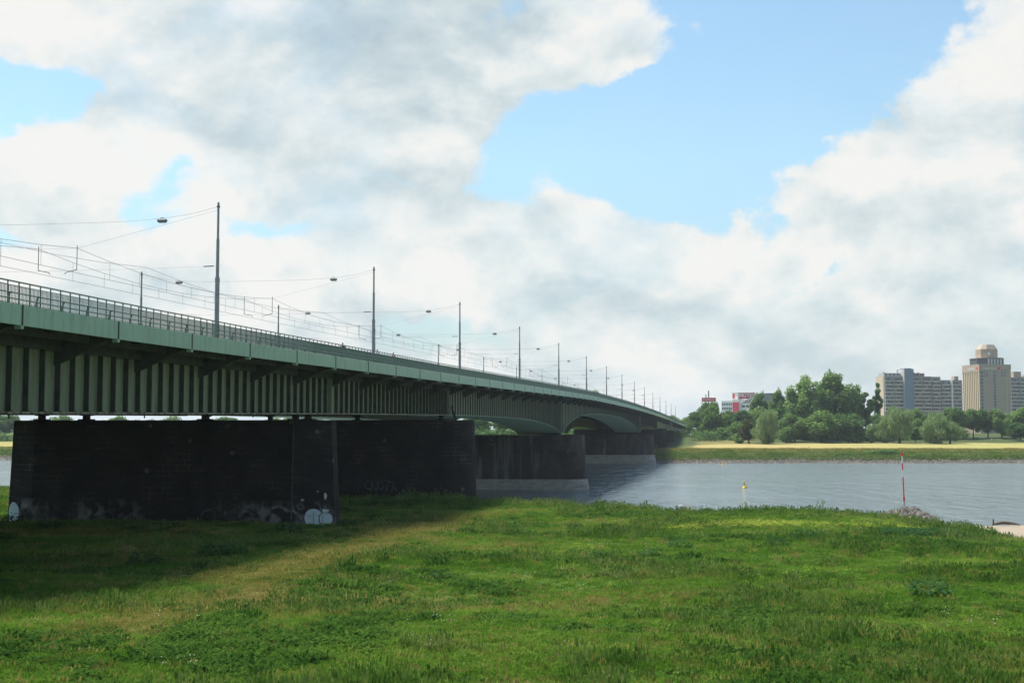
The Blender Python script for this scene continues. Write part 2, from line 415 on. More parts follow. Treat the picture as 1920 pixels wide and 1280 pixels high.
# masonry for the piers: blocks from UVs, grime and pale worn paint near the foot
def masonry(name, c1, c2, zfoot, foot=True, streaks=False):
    m = bpy.data.materials.new(name); m.use_nodes = True
    t = m.node_tree; nn = t.nodes.new; ll = t.links.new
    b = t.nodes['Principled BSDF']; b.inputs['Roughness'].default_value = 0.9; b.inputs['Specular IOR Level'].default_value = 0.15
    uv = nn('ShaderNodeUVMap')
    br = nn('ShaderNodeTexBrick'); br.inputs['Scale'].default_value = 1.0; br.inputs['Brick Width'].default_value = 1.15; br.inputs['Row Height'].default_value = 0.48
    br.inputs['Mortar Size'].default_value = 0.018; br.inputs['Mortar Smooth'].default_value = 0.3; br.offset = 0.42; br.squash = 1.35; br.squash_frequency = 3
    br.inputs['Color1'].default_value = (*c1, 1); br.inputs['Color2'].default_value = (*c2, 1)
    ll(uv.outputs[0], br.inputs['Vector'])
    g = nn('ShaderNodeNewGeometry')
    # mortar shows only in patches
    mn = nn('ShaderNodeTexNoise'); mn.inputs['Scale'].default_value = 0.55; mn.inputs['Detail'].default_value = 5; ll(g.outputs['Position'], mn.inputs['Vector'])
    mr = nn('ShaderNodeValToRGB'); mr.color_ramp.elements[0].position = 0.50; mr.color_ramp.elements[1].position = 0.75
    mr.color_ramp.elements[0].color = (*[c * 0.9 for c in c2], 1); mr.color_ramp.elements[1].color = (0.22, 0.21, 0.19, 1)
    ll(mn.outputs['Fac'], mr.inputs[0]); ll(mr.outputs[0], br.inputs['Mortar'])
    # grime
    gn = nn('ShaderNodeTexNoise'); gn.inputs['Scale'].default_value = 0.35; gn.inputs['Detail'].default_value = 8; gn.inputs['Roughness'].default_value = 0.65; ll(g.outputs['Position'], gn.inputs['Vector'])
    gr = nn('ShaderNodeMapRange'); gr.inputs[1].default_value = 0.35; gr.inputs[2].default_value = 0.7; gr.inputs[3].default_value = 0.55; gr.inputs[4].default_value = 1.35
    ll(gn.outputs['Fac'], gr.inputs[0])
    mu = nn('ShaderNodeVectorMath'); mu.operation = 'SCALE'; ll(br.outputs['Color'], mu.inputs[0]); ll(gr.outputs[0], mu.inputs['Scale'])
    col = mu.outputs[0]
    sx = nn('ShaderNodeSeparateXYZ'); ll(g.outputs['Position'], sx.inputs[0])
    # small pale chips
    vo = nn('ShaderNodeTexVoronoi'); vo.inputs['Scale'].default_value = 0.55; vo.inputs['Randomness'].default_value = 1.0; ll(g.outputs['Position'], vo.inputs['Vector'])
    vr = nn('ShaderNodeMath'); vr.operation = 'LESS_THAN'; vr.inputs[1].default_value = 0.13; ll(vo.outputs['Distance'], vr.inputs[0])
    vs = nn('ShaderNodeSeparateColor'); ll(vo.outputs['Color'], vs.inputs[0])
    vt = nn('ShaderNodeMath'); vt.operation = 'GREATER_THAN'; vt.inputs[1].default_value = 0.55; ll(vs.outputs[0], vt.inputs[0])
    vm = nn('ShaderNodeMath'); vm.operation = 'MULTIPLY'; ll(vr.outputs[0], vm.inputs[0]); ll(vt.outputs[0], vm.inputs[1])
    vf = nn('ShaderNodeMath'); vf.operation = 'MULTIPLY'; vf.inputs[1].default_value = 0.55; ll(vm.outputs[0], vf.inputs[0])
    mc = nn('ShaderNodeMix'); mc.data_type = 'RGBA'; mc.inputs['B'].default_value = (0.16, 0.15, 0.14, 1); ll(vf.outputs[0], mc.inputs['Factor']); ll(col, mc.inputs['A'])
    col = mc.outputs['Result']
    if foot:
        fr = nn('ShaderNodeMapRange'); fr.inputs[1].default_value = zfoot + 2.3; fr.inputs[2].default_value = zfoot + 1.5; ll(sx.outputs[2], fr.inputs[0])
        fn = nn('ShaderNodeTexNoise'); fn.inputs['Scale'].default_value = 0.9; fn.inputs['Detail'].default_value = 7; fn.inputs['Distortion'].default_value = 1.2; ll(g.outputs['Position'], fn.inputs['Vector'])
        f3 = nn('ShaderNodeMapRange'); f3.inputs[1].default_value = 0.44; f3.inputs[2].default_value = 0.62; ll(fn.outputs['Fac'], f3.inputs[0])
        fm = nn('ShaderNodeMath'); fm.operation = 'MULTIPLY'; ll(fr.outputs[0], fm.inputs[0])
        fb = nn('ShaderNodeTexNoise'); fb.inputs['Scale'].default_value = 0.13; ll(g.outputs['Position'], fb.inputs['Vector'])
        fc_ = nn('ShaderNodeMapRange'); fc_.inputs[1].default_value = 0.44; fc_.inputs[2].default_value = 0.58; ll(fb.outputs['Fac'], fc_.inputs[0])
        fz_ = nn('ShaderNodeMath'); fz_.operation = 'MULTIPLY'; ll(f3.outputs[0], fz_.inputs[0]); ll(fc_.outputs[0], fz_.inputs[1]); ll(fz_.outputs[0], fm.inputs[1])
        m2 = nn('ShaderNodeMix'); m2.data_type = 'RGBA'; m2.inputs['B'].default_value = (0.21, 0.205, 0.19, 1); ll(fm.outputs[0], m2.inputs['Factor']); ll(col, m2.inputs['A'])
        col = m2.outputs['Result']
    if streaks:
        mp = nn('ShaderNodeMapping'); mp.inputs['Scale'].default_value = (1, 1, 0.09); ll(g.outputs['Position'], mp.inputs[0])
        sn = nn('ShaderNodeTexNoise'); sn.inputs['Scale'].default_value = 0.8; sn.inputs['Detail'].default_value = 5; ll(mp.outputs[0], sn.inputs['Vector'])
        s3 = nn('ShaderNodeMapRange'); s3.inputs[1].default_value = 0.56; s3.inputs[2].default_value = 0.72; s3.inputs[4].default_value = 0.6; ll(sn.outputs['Fac'], s3.inputs[0])
        m3 = nn('ShaderNodeMix'); m3.data_type = 'RGBA'; m3.inputs['B'].default_value = (0.2, 0.2, 0.19, 1); ll(s3.outputs[0], m3.inputs['Factor']); ll(col, m3.inputs['A'])
        col = m3.outputs['Result']
    ll(col, b.inputs['Base Color'])
    bp = nn('ShaderNodeBump'); bp.inputs['Strength'].default_value = 0.5; bp.inputs['Distance'].default_value = 0.04; bp.invert = True
    ll(br.outputs['Fac'], bp.inputs['Height']); ll(bp.outputs[0], b.inputs['Normal'])
    return m


STONE_FLOOD = masonry('basalt_blocks', (0.028, 0.023, 0.021), (0.017, 0.015, 0.014), 3.5)
STONE_RIVER = masonry('river_pier_blocks', (0.062, 0.050, 0.044), (0.045, 0.038, 0.034), 0, foot=False, streaks=True)
STONE_BANK = masonry('bank_pier_blocks', (0.028, 0.023, 0.021), (0.017, 0.015, 0.014), 3.5, foot=False)
FOOTING = mat('pier_footing', (0.36, 0.335, 0.295), 0.9, col2=(0.18, 0.165, 0.145), scale=0.6, lo=0.3, hi=0.6, stretch=(1, 1, 4))

# ------------------------------------------------------------------ terrain, one sheet
PHI = math.atan(431 / 2505.0)
sP, cP = math.sin(PHI), math.cos(PHI)


def BP(t, D, H):
    """bridge frame: t metres along, D metres left of the camera's parallel, H above the eye"""
    return (t * sP - D * cP, t * cP + D * sP, CAMZ + H)


def vnoise(x, y, s, seed=0):
    """smooth value noise with numpy"""
    x = np.asarray(x, float) / s; y = np.asarray(y, float) / s
    xi = np.floor(x); yi = np.floor(y); fx = x - xi; fy = y - yi
    fx = fx * fx * (3 - 2 * fx); fy = fy * fy * (3 - 2 * fy)

    def h(a, b):
        q = np.sin(a * 127.1 + b * 311.7 + seed * 74.7) * 43758.5453
        return q - np.floor(q)
    return (h(xi, yi) * (1 - fx) + h(xi + 1, yi) * fx) * (1 - fy) + (h(xi, yi + 1) * (1 - fx) + h(xi + 1, yi + 1) * fx) * fy


def edge_y(x):
    return np.interp(x, [-400, -75, -15, 0, 20, 34, 37, 39, 41, 60, 100, 400], [230, 190, 165, 148, 136, 131, 128, 119, 103, 98, 95, 92]) + (vnoise(x, 0 * x, 6, 5) - .5) * 2.5


def shore_y(x):
    return np.interp(x, [-400, -75, -15, 0, 20, 36, 44, 50, 60, 100, 400], [245, 203, 178, 162, 149, 147, 155, 166, 169, 171, 174])


def far_y(x):
    return 468 - 0.23 * np.minimum(x, 0) + (vnoise(x, 0 * x, 14, 8) - .5) * 3


def ground_z(x, y):
    x = np.asarray(x, float); y = np.asarray(y, float)
    near = np.interp(y, [-80, 0, 12, 30, 60, 120, 150, 250], [10, 9.95, 8.6, 5.4, 4.6, 3.6, 3.4, 3.3])
    bump = (vnoise(x, y, 9, 1) - .5) * 0.45 + (vnoise(x, y, 3.5, 2) - .5) * 0.22
    near = near + bump * np.clip((y - 15) / 15, 0, 1)
    near = near - np.interp(x, [30, 42, 60], [0, 1.15, 1.3]) * np.clip((y - 60) / 40, 0, 1)
    ye, ysx = edge_y(x), shore_y(x)
    s = np.clip((y - ye) / np.maximum(ysx - ye, 1), 0, 1)
    k = np.interp(x, [35, 41], [1.0, 1.35])
    z = near * (1 - s) ** k - np.clip(s * 0.05, 0, 0.05)
    z = np.where(y > ysx, -np.clip((y - ysx) * 0.12, 0, 3.5) - 0.05, z)
    # far bank
    d = y - far_y(x)
    fz = np.interp(d, [-30, 0, 8, 16, 26, 130, 190, 260, 4000], [-3.5, -0.05, 2.2, 3.2, 4.35, 5.9, 9.0, 9.3, 12])
    fz = fz + (vnoise(x, y, 30, 3) - .5) * 0.6 * np.clip((d - 20) / 40, 0, 1) + (vnoise(x, y, 6, 4) - .5) * .25 * np.clip(d / 10, 0, 1)
    # hollow beneath the far flood spans
    brx = y * sP / cP - 55
    fz = fz - 1.6 * np.exp(-((x - brx) / 38.0) ** 2) * np.clip((d - 25) / 40, 0, 1) * np.clip((330 - d) / 150, 0, 1)
    return np.where(y > 330, fz, z)


def grow(a, b, s0, k):
    o = [a]; s = s0
    while o[-1] < b: o.append(o[-1] + s); s *= k
    return o


ys = sorted(set([round(v, 2) for v in list(np.arange(-80, 28, 6)) + list(np.arange(28, 205, 1.1)) + list(np.arange(205, 450, 14)) + list(np.arange(450, 545, 1.6)) + list(np.arange(545, 760, 7)) + grow(760, 9000, 20, 1.3)]))
xs = [-v for v in reversed(grow(150, 7000, 12, 1.22))] + list(np.arange(-147, 250, 2.2)) + grow(252, 7000, 12, 1.22)
XX, YY = np.meshgrid(np.array(xs, float), np.array(ys, float))
ZZ = ground_z(XX, YY)
nx, ny = len(xs), len(ys)
verts = np.stack([XX, YY, ZZ], -1).reshape(-1, 3)
idx = np.arange(nx * ny).reshape(ny, nx)
fc = np.stack([idx[:-1, :-1], idx[:-1, 1:], idx[1:, 1:], idx[1:, :-1]], -1).reshape(-1, 4)
me = bpy.data.meshes.new('ground')
me.from_pydata(verts.tolist(), [], fc.tolist()); me.shade_smooth()


def lerpc(a, b, m):
    return a + (np.asarray(b)[None] - a) * m[:, None]


def sst(x, a, b):
    q = np.clip((x - a) / (b - a), 0, 1); return q * q * (3 - 2 * q)


def track_mask(x, y):
    """the trodden dry strip and dry patches in the near meadow"""
    cx = np.interp(y, [30, 48, 67, 85, 102, 125], [-15, -12.3, -10.8, -9.8, -8.5, -6])
    w = np.interp(y, [30, 48, 67, 85, 102, 125], [0.8, 1.1, 1.6, 2.6, 3.2, 3.4])
    a = np.exp(-((x - cx + (vnoise(x, y, 4, 21) - .5) * 2) / w) ** 2) * np.clip((y - 38) / 8, 0, 1) * np.clip((130 - y) / 15, 0, 1)
    b = sst(vnoise(x, y, 11, 22) * .65 + vnoise(x, y, 3.3, 23) * .35, 0.60, 0.75) * sst(-x, -14, 6) * 0.8
    c = np.exp(-(((x + 7) / 7) ** 2 + ((y - 54) / 4.5) ** 2)) * .8
    return np.clip(a * 1.5 + b * .7 + c * .6, 0, 1)


def ground_colour(x, y, z):
    col = np.tile(np.array([0.055, 0.115, 0.020]), (len(x), 1))
    col = lerpc(col, (0.12, 0.115, 0.035), track_mask(x, y))
    sand = sst(y - edge_y(x) + (vnoise(x, y, 3, 77) - .5) * 6, 4, 9) * sst(x, 34, 40) * (y < 300) * sst(z, -0.6, 0.0)
    stone = sst(y - edge_y(x), 5, 8) * (1 - sst(x, 34, 40)) * (y < 300)
    col = lerpc(col, (0.14, 0.12, 0.09), stone)
    col = lerpc(col, (0.29, 0.245, 0.185), sand)
    d = y - far_y(x)
    far = (y > 330)
    n1 = vnoise(x, y, 12, 31); n2 = vnoise(x, y, 50, 32)
    col = np.where(far[:, None], np.array([0.15, 0.135, 0.11])[None], col)
    g1 = sst(d + (n1 - .5) * 4, 3.5, 6) * far
    col = lerpc(col, (0.045, 0.070, 0.020), g1)
    g2 = sst(d + (n1 - .5) * 7, 15, 27) * far
    col = lerpc(col, (0.135, 0.135, 0.042), g2 * 0.85)
    gold = sst(d + (n1 - .5) * 6, 24, 34) * far * sst(x - 0.1355 * y + (n1 - .5) * 1.5, -1, 1.5)
    gold = gold * (1 - 0.85 * sst(d + (n2 - .5) * 30, 118, 132)) 
    col = lerpc(col, (0.34, 0.275, 0.11), gold)
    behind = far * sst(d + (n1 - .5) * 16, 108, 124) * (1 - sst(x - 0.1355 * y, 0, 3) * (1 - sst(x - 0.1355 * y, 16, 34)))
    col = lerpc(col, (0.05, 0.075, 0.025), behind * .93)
    # greener to the right end and lightly mown bands
    gr = sst(x, 90, 190) * far * sst(d, 30, 60) * (1 - behind)
    col = lerpc(col, (0.27, 0.265, 0.085), gr * .75)
    left = far * sst(-(x - 0.1355 * y), 0, 10) * sst(d, 24, 30)
    col = lerpc(col, (0.085, 0.13, 0.035), left * .9)
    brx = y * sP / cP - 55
    shd = far * np.exp(-((x - brx) / 30.0) ** 4) * sst(d, 60, 120)  # bridge shade under the far spans, put into the ground colour
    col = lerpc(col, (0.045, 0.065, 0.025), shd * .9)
    lg = far * sst(-x, 60, 120) * sst(d, 20, 40) * (1 - sst(d, 100, 130))
    col = lerpc(col, (0.33, 0.28, 0.09), lg * .8)
    col = lerpc(col, (0.06, 0.09, 0.03), far * sst(d, 240, 400))
    return np.clip(col, 0, 1)


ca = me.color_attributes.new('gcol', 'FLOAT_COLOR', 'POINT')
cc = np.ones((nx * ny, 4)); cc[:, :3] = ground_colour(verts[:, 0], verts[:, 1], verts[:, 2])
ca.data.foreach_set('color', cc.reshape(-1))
gm = bpy.data.materials.new('ground'); gm.use_nodes = True
t = gm.node_tree; b = t.nodes['Principled BSDF']; b.inputs['Roughness'].default_value = 0.95; b.inputs['Specular IOR Level'].default_value = 0.1
at = t.nodes.new('ShaderNodeAttribute'); at.attribute_name = 'gcol'
g = t.nodes.new('ShaderNodeNewGeometry')
n = t.nodes.new('ShaderNodeTexNoise'); n.inputs['Scale'].default_value = 0.8; n.inputs['Detail'].default_value = 9; n.inputs['Roughness'].default_value = 0.7
mpg = t.nodes.new('ShaderNodeMapping'); mpg.inputs['Scale'].default_value = (0.45, 1, 1); t.links.new(g.outputs['Position'], mpg.inputs[0]); t.links.new(mpg.outputs[0], n.inputs['Vector'])
mr = t.nodes.new('ShaderNodeMapRange'); mr.inputs[1].default_value = 0.3; mr.inputs[2].default_value = 0.7; mr.inputs[3].default_value = 0.62; mr.inputs[4].default_value = 1.35
t.links.new(n.outputs['Fac'], mr.inputs[0])
vm = t.nodes.new('ShaderNodeVectorMath'); vm.operation = 'SCALE'; t.links.new(at.outputs['Color'], vm.inputs[0]); t.links.new(mr.outputs[0], vm.inputs['Scale'])
t.links.new(vm.outputs[0], b.inputs['Base Color'])
bp = t.nodes.new('ShaderNodeBump'); bp.inputs['Strength'].default_value = 0.6; bp.inputs['Distance'].default_value = 0.25; t.links.new(n.outputs['Fac'], bp.inputs['Height']); t.links.new(bp.outputs[0], b.inputs['Normal'])
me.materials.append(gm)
go = bpy.data.objects.new('ground', me); C.objects.link(go); tag(go, kind='structure')

# ------------------------------------------------------------------ water
wm = bpy.data.materials.new('river_water'); wm.use_nodes = True
t = wm.node_tree; b = t.nodes['Principled BSDF']
b.inputs['Base Color'].default_value = (0.13, 0.165, 0.175, 1); b.inputs['Roughness'].default_value = 0.12; b.inputs['IOR'].default_value = 1.33
g = t.nodes.new('ShaderNodeNewGeometry')


def wlayer(scale, st, det, dist):
    mp = t.nodes.new('ShaderNodeMapping'); mp.inputs['Scale'].default_value = st; mp.inputs['Rotation'].default_value = (0, 0, R(4))
    t.links.new(g.outputs['Position'], mp.inputs[0])
    n = t.nodes.new('ShaderNodeTexNoise'); n.inputs['Scale'].default_value = scale; n.inputs['Detail'].default_value = det; n.inputs['Distortion'].default_value = dist
    n.inputs['Roughness'].default_value = 0.6
    t.links.new(mp.outputs[0], n.inputs['Vector']); return n.outputs['Fac']


l1 = wlayer(0.33, (0.55, 1.0, 1), 6, 0.5)
l2 = wlayer(0.035, (0.35, 1.0, 1), 3, 0.3)
l3 = wlayer(0.30, (0.75, 0.26, 1), 4, 0.6)
amp = t.nodes.new('ShaderNodeMapRange'); amp.inputs[1].default_value = 0.35; amp.inputs[2].default_value = 0.65; amp.inputs[3].default_value = 0.5; amp.inputs[4].default_value = 1.0
t.links.new(l2, amp.inputs[0])
bp0 = t.nodes.new('ShaderNodeBump'); bp0.inputs['Distance'].default_value = 2.6; t.links.new(l3, bp0.inputs['Height']); t.links.new(amp.outputs[0], bp0.inputs['Strength'])
bp = t.nodes.new('ShaderNodeBump'); bp.inputs['Distance'].default_value = 1.0; t.links.new(l1, bp.inputs['Height']); t.links.new(amp.outputs[0], bp.inputs['Strength'])
t.links.new(bp0.outputs[0], bp.inputs['Normal'])
t.links.new(bp.outputs[0], b.inputs['Normal'])
wb = MB().quad((-3000, 120, 0), (3000, 120, 0), (3000, 1100, 0), (-3000, 1100, 0))
# keep the sheet inside the river corridor
wb = MB()
xw = list(np.arange(-3000, 3001, 150))
for a, c in zip(xw[:-1], xw[1:]):
    wb.quad((a, 128, 0), (c, 128, 0), (c, 480 - .23 * min(c, 0) + 12, 0), (a, 480 - .23 * min(a, 0) + 12, 0))
wo_ = wb.build('river_water', wm); tag(wo_, kind='structure')


# ------------------------------------------------------------------ the bridge
GD, FD = 35.3, 31.8            # near girder face and near fascia, lateral distances
GD2, FD2 = 68.9, 72.4          # the far side of the deck
RD = (FD + 0.12)


def pchip(xk, yk):
    xk = np.array(xk, float); yk = np.array(yk, float); h = np.diff(xk); dl = np.diff(yk) / h
    m = np.zeros(len(xk)); m[0] = dl[0]; m[-1] = dl[-1]
    for i in range(1, len(xk) - 1):
        m[i] = 0 if dl[i - 1] * dl[i] <= 0 else 2 / (1 / dl[i - 1] + 1 / dl[i])

    def f(x):
        x = float(min(max(x, xk[0]), xk[-1])); i = min(max(np.searchsorted(xk, x) - 1, 0), len(h) - 1)
        q = (x - xk[i]) / h[i]
        return float((2 * q ** 3 - 3 * q ** 2 + 1) * yk[i] + (q ** 3 - 2 * q ** 2 + q) * h[i] * m[i] + (-2 * q ** 3 + 3 * q ** 2) * yk[i + 1] + (q ** 3 - q ** 2) * h[i] * m[i + 1])
    return f


Hf = pchip([-20, 53.4, 64.5, 80.6, 111.3, 143, 170, 235, 297.5, 377, 515, 805, 1000], [4.66, 4.66, 4.67, 4.74, 4.96, 5.2, 5.45, 6.02, 6.4, 6.22, 5.15, 1.25, -0.6])
Hg = pchip([-20, 59.3, 89.6, 114, 158.5, 176, 196, 208, 222, 239, 251, 258, 261.2], [0.1, 0.82, 1.13, 1.4, 1.76, 1.84, 1.82, 1.78, 1.6, 1.08, 0.35, -0.4, -1.0])
Hm = pchip([261.2, 267, 273, 285.6, 299, 321, 349.8, 384, 420, 446.6, 458, 467.4], [-1.0, 0.2, 1.24, 2.42, 3.2, 3.74, 3.92, 3.66, 2.6, 1.07, 0.1, -1.1])
Hs = pchip([467.4, 475, 484, 498, 520, 545, 565], [-1.1, 0.1, 0.75, 1.1, 0.95, 0.45, 0.05])


def Hbot(t):
    if t < 261.2: return Hg(t)
    if t < 467.4: return Hm(t)
    if t < 565: return Hs(t)
    return Hf(t) - 3.35 + 0.6 * 0 - 0.6


FH = 0.92                      # fascia height; walkway surface just under its top
T0, T1 = 20.0, 800.0
bridge = empty('river_bridge', BP(T0, FD, 0))
tag(bridge, 'long green steel girder bridge with haunched river spans resting on dark stone piers', 'bridge')


def hrange(a, b, step):
    n = max(1, int(round((b - a) / step)))
    return [a + (b - a) * i / n for i in range(n + 1)]


tt = hrange(T0, T1, 6)
# deck slab: walkways, kerbs, carriageway
sec = [(FD + .05, .72), (FD + .05, .86), (FD + 6.5, .86), (FD + 6.5, 1.0), (FD + 6.9, 1.0), (FD + 6.9, .86), (FD2 - 6.9, .86), (FD2 - 6.9, 1.0), (FD2 - 6.5, 1.0), (FD2 - 6.5, .86), (FD2 - .05, .86), (FD2 - .05, .72), (GD2, .45), (GD, .45)]
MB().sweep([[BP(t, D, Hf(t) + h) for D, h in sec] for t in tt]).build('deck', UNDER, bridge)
mb = MB().sweep([[BP(t, D, Hf(t) + h) for D, h in ((FD + 7.0, .864), (FD + 7.0, .93), (FD2 - 7.0, .93), (FD2 - 7.0, .864))] for t in tt]).build('carriageway', ASPH, bridge)

# fascia panels on the near side, one long one on the far side
J0 = 64.5 - 9.4 * 5
k = 0
fp_far = []
t = J0
while t < T1 - 1:
    a, b_ = max(t, T0) + .02, min(t + 9.4, T1) - .02
    if b_ > a + .5:
        m = MB().sweep([[BP(q, D, Hf(q) + h) for D, h in ((FD, 0), (FD, FH), (FD + .14, FH), (FD + .14, FH - .05), (FD + .05, FH - .08), (FD + .05, .05), (FD + .16, .04), (FD + .16, 0))] for q in (a, (a + b_) / 2, b_)])
        js = MB()
        if t < 330:
            # cover strip and drip bracket at the joint
            js.hexa([BP(a - .05, FD - .03, Hf(a)), BP(a + .05, FD - .03, Hf(a)), BP(a + .05, FD + .0, Hf(a)), BP(a - .05, FD + .0, Hf(a)),
                    BP(a - .05, FD - .03, Hf(a) + FH), BP(a + .05, FD - .03, Hf(a) + FH), BP(a + .05, FD + .0, Hf(a) + FH), BP(a - .05, FD + .0, Hf(a) + FH)])
            m.hexa([BP(a - .12, FD - .02, Hf(a) - .16), BP(a + .12, FD - .02, Hf(a) - .16), BP(a + .12, FD + .3, Hf(a) - .16), BP(a - .12, FD + .3, Hf(a) - .16),
                    BP(a - .12, FD - .02, Hf(a) - .003), BP(a + .12, FD - .02, Hf(a) - .003), BP(a + .12, FD + .3, Hf(a) - .003), BP(a - .12, FD + .3, Hf(a) - .003)])
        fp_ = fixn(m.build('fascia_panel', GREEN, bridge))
        if js.v: fixn(js.build('joint_strip', GREEN_SHADE, fp_))
    t += 9.4
fixn(MB().sweep([[BP(q, D, Hf(q) + h) for D, h in ((FD2, 0), (FD2, FH), (FD2 - .14, FH), (FD2 - .14, 0))] for q in tt]).build('fascia_panel', GREEN, bridge))

# walkway brackets every 9.4 m with a light one between
t = 64.5 - 9.4 * 4
while t < T1 - 3:
    H0 = Hf(t)
    drop = min(1.35, max(.5, H0 - Hbot(t) - .4))
    m = MB()
    w = .17
    for (Da, Db) in ((FD + .16, GD - .012),):
        m.hexa([BP(t - w, Da, H0 + .12), BP(t + w, Da, H0 + .12), BP(t + w, Db, H0 - drop), BP(t - w, Db, H0 - drop),
                BP(t - w, Da, H0 + .44), BP(t + w, Da, H0 + .44), BP(t + w, Db, H0 + .44), BP(t - w, Db, H0 + .44)])
    fixn(m.build('bracket', GREEN_SHADE, bridge))
    for (Da, Db) in ((FD2 - .16, GD2 + .012),):
        fixn(MB().hexa([BP(t - w, Da, H0 + .12), BP(t + w, Da, H0 + .12), BP(t + w, Db, H0 - drop), BP(t - w, Db, H0 - drop),
                     BP(t - w, Da, H0 + .44), BP(t + w, Da, H0 + .44), BP(t + w, Db, H0 + .44), BP(t - w, Db, H0 + .44)]).build('bracket', GREEN_D, bridge))
    # floor beam between the girders
    t += 9.4
restb = MB()
for i, t in enumerate(np.arange(64.5 - 9.4 * 4, T1 - 3, 4.7)):
    mb = MB() if i < 99 else restb
    H0 = Hf(t)
    Db, Da = GD - .02, FD + .16
    if i % 2:
        mb.hexa([BP(t - .06, Da, H0 + .1), BP(t + .06, Da, H0 + .1), BP(t + .06, Db, H0 + .02), BP(t - .06, Db, H0 + .02),
                 BP(t - .06, Da, H0 + .44), BP(t + .06, Da, H0 + .44), BP(t + .06, Db, H0 + .44), BP(t - .06, Db, H0 + .44)])
    mb.hexa([BP(t - .15, GD + .3, H0 - .9), BP(t + .15, GD + .3, H0 - .9), BP(t + .15, GD2 - .3, H0 - .9), BP(t - .15, GD2 - .3, H0 - .9),
             BP(t - .15, GD + .3, H0 + .44), BP(t + .15, GD + .3, H0 + .44), BP(t + .15, GD2 - .3, H0 + .44), BP(t - .15, GD2 - .3, H0 + .44)])
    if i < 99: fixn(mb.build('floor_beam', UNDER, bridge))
fixn(restb.build('floor_beam', UNDER, bridge))['kind'] = 'stuff'


for D_, za, zb_ in ((FD + 1.55, -.22, .447), (GD - .42, -.62, .447)):
    fixn(MB().sweep([[BP(q, D_ - .05, Hf(q) + za), BP(q, D_ + .05, Hf(q) + za), BP(q, D_ + .05, Hf(q) + zb_), BP(q, D_ - .05, Hf(q) + zb_)] for q in tt]).build('walkway_stringer', GREEN_SHADE, bridge))


def girder(D, out, ta, tb, step, material=GREEN_D, flmat=RUSTY, name='girder', fl=.34):
    """one plate web with its flanges; out = +1 when the stiffeners face the larger D"""
    ts = hrange(ta, tb, step)
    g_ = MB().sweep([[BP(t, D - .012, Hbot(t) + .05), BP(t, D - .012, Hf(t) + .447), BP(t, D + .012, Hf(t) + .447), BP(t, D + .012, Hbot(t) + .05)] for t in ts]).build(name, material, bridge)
    fixn(g_)
    f_ = MB().sweep([[BP(t, D - fl, Hbot(t) - .06), BP(t, D - fl, Hbot(t) + .05), BP(t, D + fl, Hbot(t) + .05), BP(t, D + fl, Hbot(t) - .06)] for t in ts]).build('bottom_flange', flmat, g_)
    fixn(f_)
    return g_


def stiff(g_, D, sgn, ts, depth, wide=.02, mt=GREEN_SHADE, first=0):
    rest = MB(); n = 0
    for t in ts:
        hb, ht = Hbot(t) + .055, Hf(t) + .44
        if Hf(t) - Hbot(t) > 3 and False: pass
        d0, d1 = D - .012 * 1 - depth, D - .0125
        P = [BP(t - wide, d0, hb), BP(t + wide, d0, hb), BP(t + wide, d1, hb), BP(t - wide, d1, hb),
             BP(t - wide, d0, ht), BP(t + wide, d0, ht), BP(t + wide, d1, ht), BP(t - wide, d1, ht)]
        if n < first:
            m = MB().hexa(P)
            if depth > .25:
                m.hexa([BP(t - .09, d0 - .05, hb), BP(t + .09, d0 - .05, hb), BP(t + .09, d0 + .12, hb), BP(t - .09, d0 + .12, hb),
                        BP(t - .09, d0 - .05, hb + .07), BP(t + .09, d0 - .05, hb + .07), BP(t + .09, d0 + .12, hb + .07), BP(t - .09, d0 + .12, hb + .07)])
            fixn(m.build('stiffener', mt, g_))
        else:
            rest.hexa(P)
        n += 1
    if rest.v:
        o = fixn(rest.build('stiffener', mt, g_)); o['kind'] = 'stuff'


SK = lambda a, b, s=9.4 / 6, ph=64.5: [v for v in (ph + s * i for i in range(-40, 480)) if a < v < b and abs((v - ph) / 9.4 - round((v - ph) / 9.4)) > -1]
# flood span girders (t up to the first river pier)
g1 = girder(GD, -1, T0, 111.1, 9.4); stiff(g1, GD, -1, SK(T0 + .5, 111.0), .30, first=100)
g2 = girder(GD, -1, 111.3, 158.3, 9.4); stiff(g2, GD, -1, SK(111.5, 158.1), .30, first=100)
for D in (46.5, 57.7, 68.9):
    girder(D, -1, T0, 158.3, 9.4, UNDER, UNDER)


def box_girder(Da, Db, ta, tb, step, name='box_girder'):
    ts = hrange(ta, tb, step)
    g_ = MB().sweep([[BP(t, Da, Hbot(t) + .05), BP(t, Da, Hf(t) + .447), BP(t, Db, Hf(t) + .447), BP(t, Db, Hbot(t) + .05)] for t in ts]).build(name, GREEN_D, bridge)
    fixn(g_)
    f_ = MB().sweep([[BP(t, Da - .22, Hbot(t)), BP(t, Da - .22, Hbot(t) + .05), BP(t, Db + .22, Hbot(t) + .05), BP(t, Db + .22, Hbot(t))] for t in ts]).build('bottom_flange', GREEN, g_)
    fixn(f_)
    return g_


